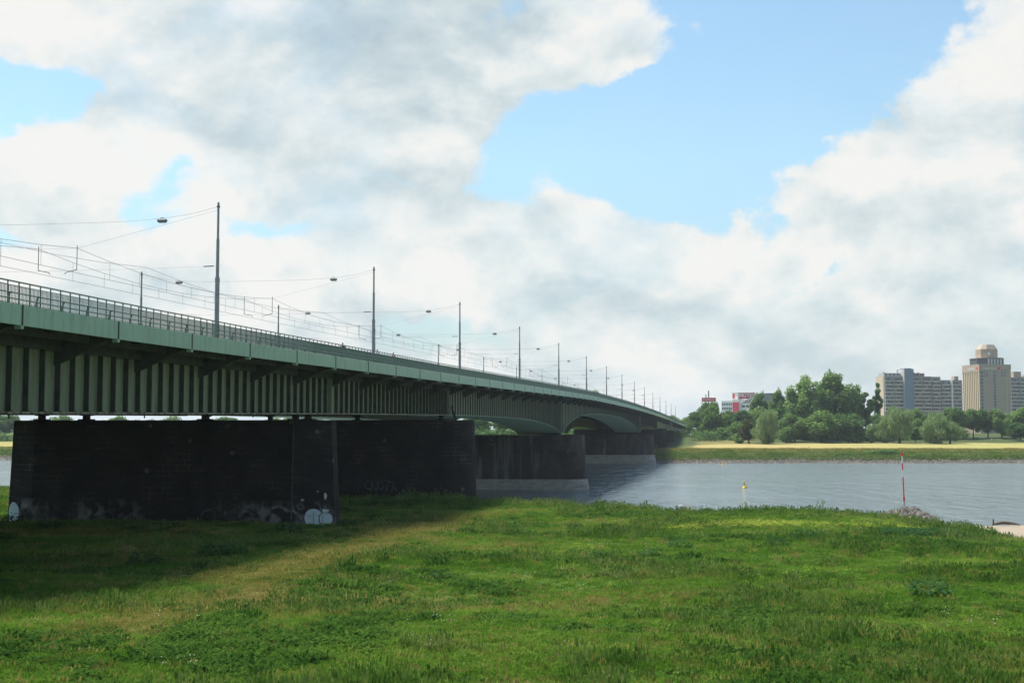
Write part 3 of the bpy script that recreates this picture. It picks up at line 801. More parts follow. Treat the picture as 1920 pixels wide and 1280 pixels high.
for (ta, tb) in ((158.6, 261.0), (261.4, 467.2), (467.6, 564.8)):
    gb = box_girder(GD + .012, 43.5, ta, tb, 2.6)
    sp = 9.4 / 6 if ta < 200 else 9.4 / 4
    lst = [v for v in SK(ta + .5, tb - .5, sp, 158.3)]
    stiff(gb, GD + .012, -1, lst, .16, first=(66 if ta < 200 else 34 if ta < 300 else 0))
    box_girder(60.7, GD2, ta, tb, 2.6)
for (ta, tb) in ((565.1, 629.8), (630.2, 679.8), (680.2, 727), (727.4, 775), (775.4, 799)):
    girder(GD, -1, ta, tb, 9.4, GREEN_D, GREEN_D); girder(52, -1, ta, tb, 9.4, UNDER, UNDER); girder(GD2, -1, ta, tb, 9.4, GREEN_D, GREEN_D)
# tall end posts over the piers, and bearings
for t in (111.2, 158.4, 261.2, 467.4, 565):
    m = MB()
    hb = Hbot(t) + .0
    for D in ((GD,) if t < 160 else (GD,)):
        m.hexa([BP(t - .09, D - .36, hb - .04), BP(t + .09, D - .36, hb - .04), BP(t + .09, D + .2, hb - .04), BP(t - .09, D + .2, hb - .04),
                BP(t - .09, D - .36, Hf(t) + .43), BP(t + .09, D - .36, Hf(t) + .43), BP(t + .09, D + .2, Hf(t) + .43), BP(t - .09, D + .2, Hf(t) + .43)])
    fixn(m.build('end_post', GREEN_D, bridge))
for t, D, top in [(111.2, 38.2, .82), (111.2, 46.5, .82), (111.2, 57.7, .82), (111.2, 62.0, .82), (109.8, 36.6, .82), (158.4, 36, 1.1), (158.4, 46.5, 1.1), (158.4, 57.7, 1.1), (158.4, 66, 1.1)]:
    hb = Hbot(t)
    m = MB()
    for (w, za, zb) in ((.55, top - .02, top + .12), (.25, top + .12, hb - .14), (.45, hb - .14, hb - .002)):
        if zb > za:
            m.hexa([BP(t - w, D - w, za), BP(t + w, D - w, za), BP(t + w, D + w, za), BP(t - w, D + w, za), BP(t - w, D - w, zb), BP(t + w, D - w, zb), BP(t + w, D + w, zb), BP(t - w, D + w, zb)])
    fixn(m.build('bearing', UNDER, bridge))
# slanting drain pipe by the second pier
MB().tube([BP(159.3, GD - .45, 2.9), BP(159.6, GD - .45, 2.4), BP(162.2, GD - .5, .7)], .12, 8).build('drain_pipe', UNDER, bridge)
# small hanging drains and utility pipe under the flood spans
for t in (60, 75, 93, 104, 125, 139, 149):
    MB().tube([BP(t, GD - .1, Hbot(t) + .1), BP(t, GD - .1, Hbot(t) - .3)], .04, 6).build('drain_spout', UNDER, bridge)
# far abutment
MB().hexa([BP(798, FD, -5.5), BP(830, FD, -5.5), BP(830, FD2, -5.5), BP(798, FD2, -5.5), BP(798, FD, Hf(798) - .003), BP(830, FD, Hf(830) - .003), BP(830, FD2, Hf(830) - .003), BP(798, FD2, Hf(798) - .003)]).build('abutment', DARKC, bridge)
tt2 = hrange(800.1, 1000, 10)
rmp = MB().sweep([[BP(t, D, h if h < -3 else Hf(t) + h) for D, h in ((FD - 14, -6.5), (FD, .86), (FD2, .86), (FD2 + 14, -6.5))] for t in tt2]).build('road_embankment', gm)
cax = rmp.data.color_attributes.new('gcol', 'FLOAT_COLOR', 'POINT')
cax.data.foreach_set('color', [0.06, 0.09, 0.03, 1] * len(rmp.data.vertices)); tag(rmp, kind='structure'); fixn(rmp)


# railing with close flat bars
def railing(Dr, label, t_a, t_b, detail=True):
    r_ = empty('bridge_railing', BP(t_a, Dr, 0))
    tag(r_, label, 'railing')
    ts = hrange(t_a, t_b, 4.7)
    top = lambda t: Hf(t) + FH + 1.02
    fixn(MB().sweep([[BP(t, Dr - .035, top(t)), BP(t, Dr - .035, top(t) + .06), BP(t, Dr + .035, top(t) + .06), BP(t, Dr + .035, top(t))] for t in ts]).build('handrail', RAILG, r_))
    fixn(MB().sweep([[BP(t, Dr - .02, top(t) - .17), BP(t, Dr - .02, top(t) - .14), BP(t, Dr + .02, top(t) - .14), BP(t, Dr + .02, top(t) - .17)] for t in ts] ).build('upper_rail', RAILG, r_))
    fixn(MB().sweep([[BP(t, Dr - .02, Hf(t) + FH + .06), BP(t, Dr - .02, Hf(t) + FH + .09), BP(t, Dr + .02, Hf(t) + FH + .09), BP(t, Dr + .02, Hf(t) + FH + .06)] for t in ts]).build('lower_rail', RAILG, r_))
    bars = MB(); rest = MB(); n = 0
    t = t_a + .1
    while t < t_b and t < 560:
        h0, h1 = Hf(t) + FH + .075, top(t) - .145
        bars.hexa([BP(t - .006, Dr - .017, h0), BP(t + .006, Dr - .017, h0), BP(t + .006, Dr + .017, h0), BP(t - .006, Dr + .017, h0),
                   BP(t - .006, Dr - .017, h1), BP(t + .006, Dr - .017, h1), BP(t + .006, Dr + .017, h1), BP(t - .006, Dr + .017, h1)])
        t += .1165 * (1 if t < 250 else 2)
    if detail: bars.build('bar_infill', RAILG, r_)
    t = t_a + .05
    while t < t_b:
        h0, h1 = Hf(t) + FH - .06, top(t)
        P = [BP(t - .012, Dr - .03, h0), BP(t + .012, Dr - .03, h0), BP(t + .012, Dr + .03, h0), BP(t - .012, Dr + .03, h0),
             BP(t - .012, Dr - .03, h1), BP(t + .012, Dr - .03, h1), BP(t + .012, Dr + .03, h1), BP(t - .012, Dr + .03, h1)]
        if detail and t > 52 and n < 100: MB().hexa(P).build('post', RAILG, r_); n += 1
        else: rest.hexa(P)
        t += .935
    o = rest.build('post', RAILG, r_); o['kind'] = 'stuff'
    return r_


railing(FD + .30, 'dark green bar railing with handrail along the near edge of the bridge walkway', 30, 798)
fr = railing(FD2 - .3, 'far side bar railing of the bridge deck beyond the tram wires', 30, 798, False)

# low twin rail with bent posts at the very edge
lr = empty('low_edge_rail', BP(30, FD + .1, 0)); tag(lr, 'low twin tube rail with bent posts on top of the pale green fascia', 'edge rail')
ts = hrange(30, 120, 4.7)
for hh in (.24, .50):
    MB().sweep([[BP(t, FD + .09 + .03 * math.cos(a), Hf(t) + FH + hh + .03 * math.sin(a)) for a in (0, 1.05, 2.1, 3.14, 4.19, 5.24)] for t in ts]).build('rail_tube', RAILG, lr)
t = 30.2
while t < 119:
    h = Hf(t) + FH
    MB().tube([BP(t, FD + .17, h - .02), BP(t, FD + .16, h + .3), BP(t + .03, FD + .13, h + .46), BP(t + .16, FD + .09, h + .53)], [.07, .055, .045, .03], 6).build('post', RAILG, lr)
    t += 2.4

# ------------------------------------------------------------------ piers


def pier(name, tc, D_tip, D_far, half, zb, zt, nose, label, material, batter=.045, rnd=5, footing=None, cap=True):
    """plan outline in (t, D): semi-round or faceted noses at both ends"""
    def outline(grow_):
        pts = []
        h = half + grow_
        if nose == 'facet':
            near = [(-h, D_tip + 2.9), (-.75 * h / half * .9, D_tip - grow_), (.75 * .9, D_tip - grow_), (h, D_tip + 2.9)]
            far = [(h, D_far - 2.9), (.7, D_far + grow_), (-.7, D_far + grow_), (-h, D_far - 2.9)]
        else:
            near = []; far = []
            for i in range(rnd * 2 + 1):
                a = math.pi * i / (rnd * 2)
                near.append((-h * math.cos(a), D_tip + h * .95 - (h * .95 + grow_) * math.sin(a)))
                far.append((h * math.cos(a), D_far - h * .95 + (h * .95 + grow_) * math.sin(a)))
        return near + far
    H = zt - zb
    rings = []
    zs = [(zb - 1.0, batter * (H + 1)), (zb, batter * H), (zt - .6, batter * .6), (zt - .12, 0.0), (zt, -.14)]
    p = empty(name, BP(tc, (D_tip + D_far) / 2, zb - CAMZ))
    tag(p, label, 'bridge pier')
    def ring(z, g_): return [BP(tc + a, D, z - CAMZ) for a, D in outline(g_)]
    rr = [ring(z, g_) for z, g_ in zs]
    me = bpy.data.meshes.new('masonry')
    base = outline(0)
    per = [0]
    n = len(base)
    for i in range(n):
        a, b_ = base[i], base[(i + 1) % n]; per.append(per[-1] + math.hypot(a[0] - b_[0], a[1] - b_[1]))
    V = []; F = []; UV = []
    for i in range(len(rr) - 1):
        for k in range(n):
            k2 = (k + 1) % n
            q = len(V); V += [rr[i][k], rr[i][k2], rr[i + 1][k2], rr[i + 1][k]]; F.append((q, q + 1, q + 2, q + 3))
            UV += [(per[k], zs[i][0]), (per[k + 1], zs[i][0]), (per[k + 1], zs[i + 1][0]), (per[k], zs[i + 1][0])]
    q = len(V); V += rr[-1]; F.append(tuple(range(q, q + n))); UV += [(v[0], v[1]) for v in rr[-1]]
    off = world_loc(p)
    me.from_pydata([(v[0] - off[0], v[1] - off[1], v[2] - off[2]) for v in V], [], F)
    ul = me.uv_layers.new(name='UVMap'); ul.data.foreach_set('uv', [c for uv in UV for c in uv])
    me.materials.append(material)
    o = bpy.data.objects.new('masonry', me); C.objects.link(o); o.parent = p
    if footing:
        g_, z1 = footing
        r2 = [ring(zb - 2.5, g_ + .15), ring(zb + z1 * .45, g_), ring(zb + z1 * .5, g_ - .12), ring(zb + z1 * .93, g_ - .2), ring(zb + z1, batter * H - .1)]
        fixn(MB().sweep(r2).build('footing', FOOTING, p))
    return p, rr, outline


P1, rr1, out1 = pier('stone_pier', 111.2, 34.75, 64.3, 2.2, 3.4, 12.52, 'facet', 'near flood span pier of black stone blocks with white spray painted loops on its end', STONE_FLOOD, batter=.045)
P2, rr2, _ = pier('stone_pier', 158.4, 31.9, 66.5, 2.9, 3.0, 12.85, 'round', 'dark stone pier on the grass bank, second from the near end of the bridge', STONE_BANK, batter=.03)
P3, _, _ = pier('stone_pier', 261.4, 30.4, 73.5, 3.1, 0.0, 10.65, 'round', 'nearer river pier with a pale concrete foot standing in the water', STONE_RIVER, batter=.02, footing=(.75, 2.1))
P4, _, _ = pier('stone_pier', 467.4, 30.4, 73.5, 3.1, 0.0, 10.0, 'round', 'farther river pier with white streaks on its side near the far shore', STONE_RIVER, batter=.02, footing=(.75, 3.0))
for t, D, lb in ((567, 31.5, 'dark pier just behind the far river pier at the foot of the far bank'), (630, 31.5, 'middle dark pier of the far flood spans standing in grass'),
                 (680, 31.8, 'dark flood pier beneath the far end of the bridge, before the last ones'), (727, 32.2, 'second to last dark flood pier in shade under the far bridge end'), (775, 33, 'last small dark pier in deep shade beside the far abutment')):
    zt = CAMZ + Hbot(t + 1) - .12 if t > 566 else CAMZ + .02
    zb = float(ground_z(t * sP - D * cP, t * cP + D * sP)) - .4
    pier('stone_pier', t, D, 71, 2.4, zb, zt, 'round', lb, STONE_FLOOD, batter=.01)


# spray paint on the first pier: two white loops with black outline on the faceted end
def facet_pt(rr, k, u, z, push):
    """point on side k of the pier between plan corners k and k+1"""
    zl, zh = 3.4, 12.52 - .6
    s = (z - zl) / (zh - zl)
    A = Vector(rr[1][k]).lerp(Vector(rr[2][k]), s); k2 = (k + 1) % len(rr[1]); B = Vector(rr[1][k2]).lerp(Vector(rr[2][k2]), s)
    nrm_ = (B - A).cross(Vector((0, 0, 1))).normalized()
    p = A.lerp(B, u)
    if nrm_.dot(Vector((0, 0, 10)) - p) < 0 and nrm_.y > 0: nrm_ = -nrm_
    return p + nrm_ * push


def decal(rr, k, cu, cz, ru, rz, name, material, parent, push, wob=0, n=28, squash=0):
    m = MB(); pts = []
    for i in range(n):
        a = 2 * math.pi * i / n
        r = 1 + wob * math.sin(3 * a + 1)
        pts.append((cu + ru * r * math.cos(a), cz + rz * r * math.sin(a) * (1 if math.sin(a) > 0 else 1 - squash)))
    fr_ = [facet_pt(rr, k, u, z, push) for u, z in pts]; bk = [facet_pt(rr, k, u, z, .002) for u, z in pts]
    m.sweep([bk, fr_])
    return fixn(m.build(name, material, parent))


g_ = decal(rr1, 0, .52, 4.22, .235, .84, 'graffiti', BLACKP, P1, .012, .02)
decal(rr1, 0, .52, 4.22, .215, .79, 'graffiti', WHITEP, P1, .02, .02)
decal(rr1, 0, .80, 4.10, .17, .66, 'graffiti', BLACKP, P1, .026, .03)
decal(rr1, 0, .80, 4.10, .15, .61, 'graffiti', WHITEP, P1, .034, .03)
decal(rr1, 0, .79, 4.82, .10, .17, 'graffiti', BLACKP, P1, .040, .12)
decal(rr1, 0, .79, 4.82, .085, .135, 'graffiti', WHITEP, P1, .046, .12)
for (u0, z0, u1, z1) in ((.52, 3.7, .51, 4.72), (.72, 3.75, .735, 4.6)):
    MB().bar(facet_pt(rr1, 0, u0, z0, .052), facet_pt(rr1, 0, u1, z1, .052), .05, .02).build('graffiti', BLACKP, P1)
for (u, z, w) in ((.40, 4.45, .3), (.60, 4.42, .3), (.82, 4.5, .3), (.84, 4.62, .26), (.42, 4.3, .2)):
    MB().bar(facet_pt(rr1, 0, u - .05, z, .05), facet_pt(rr1, 0, u + w * .25, z, .05), .035, .02).build('graffiti', MATS['faded_spray_paint'], P1)
decal(rr1, 0, .80, 6.05, .035, .28, 'graffiti', CONCL, P1, .012, .1)
decal(rr1, 0, .26, 5.75, .04, .10, 'graffiti', CONC, P1, .012, .1)
decal(rr1, 0, .62, 6.45, .022, .07, 'graffiti', CONC, P1, .012, .1)
# downpipe on the corner
MB().tube([Vector(rr1[1][0]) + Vector((.05, -.12, 0)), Vector(rr1[2][0]) + Vector((.05, -.12, 0)), Vector(rr1[3][0]) + Vector((.05, -.12, 0))], .06, 6).build('downpipe', BARK, P1)
# pale loop at the far left end of its broad face
nn_ = len(rr1[1])
decal(rr1, 6, .25, 4.3, .22, 1.0, 'graffiti', WHITEP, P1, .02, .05)
# large faded loops and a worn patch along its broad face
for (cu, cz, ru, rz) in ((.20, 4.2, .022, .55), (.31, 4.3, .03, .62), (.70, 4.2, .028, .5)):
    m = MB()
    o_, i_ = [], []
    for i in range(30):
        a = 2 * math.pi * i / 30
        for lst, sc in ((o_, 1.0), (i_, .8)):
            lst.append(facet_pt(rr1, 7, 1 - (cu + ru * sc * math.cos(a)), cz + rz * sc * math.sin(a), .01))
    m.sweep([o_, i_], caps=False).build('graffiti', FADEP, P1)


# faint lettering on the second pier
def lettering(txt, loc, rot, size, material, parent, name='lettering', ext=.01, wx=1.0):
    cu = bpy.data.curves.new(name, 'FONT'); cu.body = txt; cu.size = size; cu.extrude = ext; cu.align_x = 'CENTER'; cu.align_y = 'CENTER'
    cu.materials.append(material); cu.resolution_u = 2
    tmp = bpy.data.objects.new(name, cu); C.objects.link(tmp)
    bpy.context.view_layer.update()
    me = bpy.data.meshes.new_from_object(tmp.evaluated_get(bpy.context.evaluated_depsgraph_get()))
    bpy.data.objects.remove(tmp); bpy.data.curves.remove(cu)
    o = bpy.data.objects.new(name, me); C.objects.link(o); o.parent = parent
    pl = world_loc(parent) if parent else (0, 0, 0)
    o.location = (loc[0] - pl[0], loc[1] - pl[1], loc[2] - pl[2]); o.rotation_euler = rot; o.scale = (wx, 1, 1)
    return o


for q_, (ch_, tilt, up_, sz_) in enumerate((('C', 12, .1, 1.7), ('H', -8, -.05, 1.9), ('O', 6, .08, 1.6), ('T', -12, 0, 2.0), ('A', 9, -.1, 1.8))):
    for off_, mt_ in ((.0, FADEP), (.09, BLACKP)):
        lp = BP(158.4 - 2.9 - .33 - (.02 if off_ == 0 else 0), 44.2 - q_ * .8 - off_, 4.9 + up_ - off_ - CAMZ)
        o_ = lettering(ch_, lp, (R(88), 0, -PHI), sz_, mt_, P2, 'graffiti', ext=.012, wx=.75)
        o_.rotation_euler = (Matrix.Rotation(-PHI, 3, 'Z') @ Matrix.Rotation(R(88), 3, 'X') @ Matrix.Rotation(R(tilt), 3, 'Z')).to_euler()

# ------------------------------------------------------------------ poles, lamps, wires on the deck
NP_, FP_ = 38.8, 65.4
PT = [94.7, 138.0, 182.4, 233.5, 285, 337, 388, 439, 491, 542, 594, 646, 697, 748, 797]
PT_L = 52.0


def deckH(t): return Hf(t) + .86


def make_pole():
    r_ = empty('lamp_pole', (0, 0, 0))
    MB().lathe([(.30, 0), (.30, .05), (.175, .06), (.170, 5.7)], 12).build('lower_tube', GALV, r_, smooth=False)
    MB().lathe([(.150, 5.7), (.125, 5.85), (.120, 8.6)], 12, ).build('middle_tube', GALV, r_)
    MB().lathe([(.105, 8.6), (.09, 8.75), (.085, 11.35), (.05, 11.45)], 12).build('upper_tube', GALV, r_)
    MB().lathe([(.19, 5.45), (.19, 5.6), (.17, 5.72)], 12).build('collar', GALV, r_)
    MB().lathe([(.13, 11.05), (.13, 11.15)], 10).build('wire_clamp', WIRE, r_)
    return r_


proto_pole = make_pole()
ORD = ['nearest', 'second', 'third', 'fourth', 'fifth', 'sixth', 'seventh', 'eighth', 'ninth', 'tenth', 'eleventh', 'twelfth', 'thirteenth', 'fourteenth', 'fifteenth', 'sixteenth', 'seventeenth']
first = True


def put_pole(t, D, label, group):
    global first
    o = proto_pole if first else copy_tree(proto_pole)
    first = False
    o.location = BP(t, D, deckH(t)); o.rotation_euler = (0, 0, -PHI)
    tag(o, label, 'lamp pole', group)
    return o


for i, t in enumerate(PT):
    put_pole(t, NP_, ('tallest looking stepped grey pole, nearest on the near side of the deck' if i == 0 else '%s stepped grey pole counted along the near side of the bridge deck' % ORD[i]), 'poles along the near side of the deck')
for i, t in enumerate([PT_L] + PT):
    if t < 90: continue
    put_pole(t, FP_, '%s grey pole counted along the far side of the bridge deck' % ORD[i - 1], 'poles along the far side of the deck')


def lampbuild():
    r_ = empty('hanging_lamp', (0, 0, 0))
    fixn(MB().hexa([(-.30, -.16, -.30), (.30, -.16, -.30), (.30, .16, -.30), (-.30, .16, -.30), (-.36, -.19, -.14), (.36, -.19, -.14), (.36, .19, -.14), (-.36, .19, -.14)])
         .hexa([(-.36, -.19, -.14), (.36, -.19, -.14), (.36, .19, -.14), (-.36, .19, -.14), (-.30, -.12, -.05), (.30, -.12, -.05), (.30, .12, -.05), (-.30, .12, -.05)]).build('housing', LAMPH, r_))
    MB().box(-.26, .26, -.13, .13, -.345, -.302).build('diffuser', LAMPD, r_)
    MB().tube([(-.16, 0, -.05), (-.1, 0, .05), (.1, 0, .05), (.16, 0, -.05)], .02, 5).build('hanger', WIRE, r_)
    return r_


lamp0 = lampbuild(); lfirst = True
WR = .014


def sag(p, q, dip, n=10):
    p = Vector(p); q = Vector(q)
    return [p.lerp(q, i / n) - Vector((0, 0, dip * 4 * (i / n) * (1 - i / n))) for i in range(n + 1)]


TR = (50.2, 53.4)
allT = [PT_L] + PT
for i, t in enumerate(allT[:-1]):
    dh = deckH(t)
    top_n, top_f = BP(t, NP_, dh + 11.1), BP(t, FP_, dh + 11.1)
    posn = 'leading out of the view at the left' if i == 0 else 'from the %s near side pole to the far side' % ORD[i - 1]
    sw = empty('span_wire', top_n); tag(sw, 'sagging lamp wire ' + posn, 'span wire', 'span wires across the deck')
    pts = [Vector(BP(t, NP_ + (FP_ - NP_) * s, dh + 11.1 - .95 * (1 - (2 * s - 1) ** 4))) for s in [j / 14 for j in range(15)]]
    MB().tube(pts, WR if i < 5 else WR * 1.2, 4).build('lamp_wire', WIRE, sw)
    # support wire in a shallow V to the two tracks, and the lower steady wire
    for (A, B, Dn) in ((top_n, TR[0], NP_), (top_f, TR[1], FP_)):
        MB().tube([Vector(A) - Vector((0, 0, .25)), Vector(BP(t, B, dh + 8.2))], WR * .6, 4).build('support_wire', WIRE, sw)
    MB().tube([BP(t, TR[0], dh + 8.2), BP(t, TR[1], dh + 8.2)], WR * .6, 4).build('support_wire', WIRE, sw)
    MB().tube(sag(BP(t, NP_, dh + 6.6), BP(t, FP_, dh + 6.6), .12, 6), WR * .6, 4).build('steady_wire', WIRE, sw)
    for B, sgn in ((TR[0], -1), (TR[1], 1)):
        MB().tube([BP(t, B, dh + 8.4), BP(t, B, dh + 6.55)], .03, 5).build('insulator_rod', WIRE, sw)
        MB().tube([BP(t, B, dh + 6.55), BP(t, B - sgn * .9, dh + 6.35), BP(t, B - sgn * 1.0, dh + 6.22)], .028, 5).build('steady_arm', WIRE, sw)
    MB().tube([BP(t, NP_ + .3, dh + 6.6), BP(t, NP_ + 1.1, dh + 6.58)], .045, 6).build('insulator', WIRE, sw)
    if i == 0 or i > 11: continue
    for D, side in ((43.3, 'near side'), (61.0, 'far side')):
        o = lamp0 if lfirst else copy_tree(lamp0); lfirst = False
        s = (D - NP_) / (FP_ - NP_)
        o.location = BP(t, D, dh + 11.1 - .95 * (1 - (2 * s - 1) ** 4)); o.rotation_euler = (0, 0, -PHI)
        tag(o, 'flat grey street lamp over the %s lanes, on the %s pole wire' % (side, ORD[i - 1]), 'street lamp', 'lamps hanging over the road')
for k, D in enumerate(TR):
    cw = empty('overhead_tram_wire', BP(PT_L, D, deckH(PT_L) + 8)); tag(cw, 'double tram wire with droppers above the %s track' % ('nearer' if k == 0 else 'farther'), 'tram wire', 'tram wires along the bridge')
    mw = []; ct = []
    for a, b_ in zip(allT[:-1], allT[1:]):
        if a > 600: break
        for j in range(8):
            s = j / 8; tt_ = a + (b_ - a) * s
            mw.append(Vector(BP(tt_, D, deckH(tt_) + 8.2 - .95 * 4 * s * (1 - s)))); ct.append(Vector(BP(tt_, D, deckH(tt_) + 6.3)))
            if j and tt_ < 420:
                MB().tube([mw[-1], ct[-1]], .011, 4).build('dropper', WIRE, cw)
    MB().tube(mw, .015, 4).build('messenger_wire', WIRE, cw)
    MB().tube(ct, .015, 4).build('contact_wire', WIRE, cw)
for D, lb in ((44.5, 'thin feeder wire strung low along the near lanes above the deck'), (59.5, 'thin feeder wire strung low along the far lanes above the deck')):
    mw = []
    for a, b_ in zip(allT[:-1], allT[1:]):
        if a > 500: break
        for j in range(6):
            s = j / 6; tt_ = a + (b_ - a) * s; mw.append(Vector(BP(tt_, D, deckH(tt_) + 6.6 - .8 * 4 * s * (1 - s))))
    o = MB().tube(mw, .012, 4).build('feeder_wire', WIRE, None); tag(o, lb, 'feeder wire', 'feeder wires')

# blue road sign at the far bridge end
zz = Hf(760) + .86
bs = empty('road_sign', BP(745, 45.5, Hf(745) + .86)); tag(bs, 'blue road sign with a yellow panel standing at the far end of the bridge', 'road sign')
for dd in (44.6, 46.4): MB().tube([BP(745, dd, Hf(745) + .8), BP(745, dd, Hf(745) + 4.9)], .07, 6).build('post', GALV, bs)
c0 = Vector(BP(744.8, 45.5, Hf(745) + 3.2))
MB().box(c0.x - 1.1, c0.x + 1.1, c0.y - .08, c0.y, c0.z - 1.6, c0.z + 1.6).build('panel', BLUEM, bs)
MB().box(c0.x - .55, c0.x + .65, c0.y - .1, c0.y - .082, c0.z - .8, c0.z + .2).build('yellow_panel', YELLOW, bs)
# grey signal box hanging on the fascia far along
sbx = empty('inspection_box', BP(600, FD - .3, Hf(600) - 1.2)); tag(sbx, 'small dark service box on a bracket at the far bridge fascia', 'service box')
MB().hexa([BP(600 + a, FD - .6 + b_, Hf(600) + c_) for c_ in (-2.6, -1.0) for a, b_ in ((-.8, -.5), (.8, -.5), (.8, .4), (-.8, .4))]).build('box', DARKC, sbx)
MB().hexa([BP(600 + a, FD - .3 + b_, Hf(600) + c_) for c_ in (-1.0, 2.0) for a, b_ in ((-.15, -.1), (.15, -.1), (.15, .1), (-.15, .1))]).build('bracket', RAILG, sbx)


# ------------------------------------------------------------------ people on bicycles on the walkway
def body(name, verts_, edges, radii, material, parent=None, sub=1, root=0):
    me = bpy.data.meshes.new(name); me.from_pydata(verts_, edges, [])
    o = bpy.data.objects.new(name, me); C.objects.link(o)
    md = o.modifiers.new('skin', 'SKIN'); md.use_smooth_shade = True
    for i, v in enumerate(me.skin_vertices[0].data):
        r = radii[i]; v.radius = r if isinstance(r, tuple) else (r, r); v.use_root = (i == root)
    s = o.modifiers.new('sub', 'SUBSURF'); s.levels = sub; s.render_levels = sub
    dg = bpy.context.evaluated_depsgraph_get(); ev = o.evaluated_get(dg)
    m2 = bpy.data.meshes.new_from_object(ev); o.modifiers.clear(); o.data = m2
    m2.materials.clear(); m2.materials.append(material)
    m2.shade_smooth()
    if parent is not None: o.parent = parent
    return o


def cyclist(loc, rz, shirt, label, hair=HAIR):
    # local: +Y forward, feet on pedals
    p = empty('person', loc, rz); tag(p, label, 'person', 'cyclists on the walkway')
    V = [(0, -.12, .98), (0, -.03, 1.18), (0, .06, 1.36), (0, .08, 1.47), (0, .11, 1.55), (0, .13, 1.64), (0, .135, 1.72), (0, .12, 1.79)]
    E = [(0, 1), (1, 2), (2, 3), (3, 4), (4, 5), (5, 6), (6, 7)]
    Rr = [(.16, .12), (.15, .11), (.17, .11), (.10, .08), (.055, .055), (.07, .085), (.08, .095), (.05, .06)]
    for s in (-1, 1):
        b0 = len(V)
        V += [(s * .17, .07, 1.42), (s * .22, .17, 1.20), (s * .24, .40, 1.10), (s * .235, .47, 1.09)]
        Rr += [.062, .048, .036, .03]
        E += [(2, b0), (b0, b0 + 1), (b0 + 1, b0 + 2), (b0 + 2, b0 + 3)]
        b1 = len(V)
        k = .10 if s > 0 else -.08
        V += [(s * .10, -.08, .93), (s * .11, .26, .78 + k), (s * .12, .10, .42 + k), (s * .12, .09, .34 + k), (s * .12, .24, .32 + k)]
        Rr += [.095, .065, .045, .04, .035]
        E += [(0, b1), (b1, b1 + 1), (b1 + 1, b1 + 2), (b1 + 2, b1 + 3), (b1 + 3, b1 + 4)]
    body('body', V, E, Rr, SKIN, p, 1)
    # fingers closed on the grips
    for s in (-1, 1):
        for k_ in range(4):
            x = s * (.205 + .02 * k_)
            MB().tube([(x, .49, 1.105), (x, .525, 1.10), (x, .53, 1.075), (x, .51, 1.06)], .009, 5).build('finger', SKIN, p)
        MB().tube([(s * .20, .47, 1.09), (s * .195, .50, 1.07), (s * .20, .52, 1.065)], .011, 5).build('thumb', SKIN, p)
    # shirt with sleeves, trousers
    sv = [(0, -.12, 1.0), (0, -.03, 1.18), (0, .06, 1.36), (0, .075, 1.45)]
    se = [(0, 1), (1, 2), (2, 3)]; sr = [(.175, .135), (.165, .125), (.185, .125), (.11, .09)]
    for s in (-1, 1):
        b0 = len(sv); sv += [(s * .17, .07, 1.42), (s * .215, .15, 1.25)]; sr += [.078, .062]; se += [(2, b0), (b0, b0 + 1)]
    body('shirt', sv, se, sr, shirt, p, 1)
    tv = [(0, -.12, .96)]; te = []; tr_ = [(.17, .13)]
    for s in (-1, 1):
        k = .10 if s > 0 else -.08; b0 = len(tv)
        tv += [(s * .10, -.08, .93), (s * .11, .26, .78 + k), (s * .12, .12, .5 + k)]; tr_ += [.108, .078, .06]; te += [(0, b0), (b0, b0 + 1), (b0 + 1, b0 + 2)]
    body('trousers', tv, te, tr_, CLOTH_K, p, 1)
    hm = MB().lathe([(.03, .085), (.06, .075), (.085, .045), (.098, 0.0), (.098, -.04), (.085, -.09)], 12, (0, .115, 1.745)).build('hair', hair, p, smooth=True)
    MB().tube([(0, .215, 1.70), (0, .24, 1.675), (0, .222, 1.665)], [.012, .018, .01], 6).build('nose', SKIN, p)
    for s in (-1, 1):
        MB().lathe([(.004, -.008), (.011, 0), (.004, .008)], 8, (s * .033, .212, 1.715)).build('eye', WHITE, p)
        MB().tube([(s * .082, .12, 1.72), (s * .092, .11, 1.705), (s * .082, .12, 1.675)], .012, 5).build('ear', SKIN, p)
    MB().tube([(-.025, .218, 1.64), (0, .224, 1.637), (.025, .218, 1.64)], .006, 5).build('mouth', RED, p)
    return p


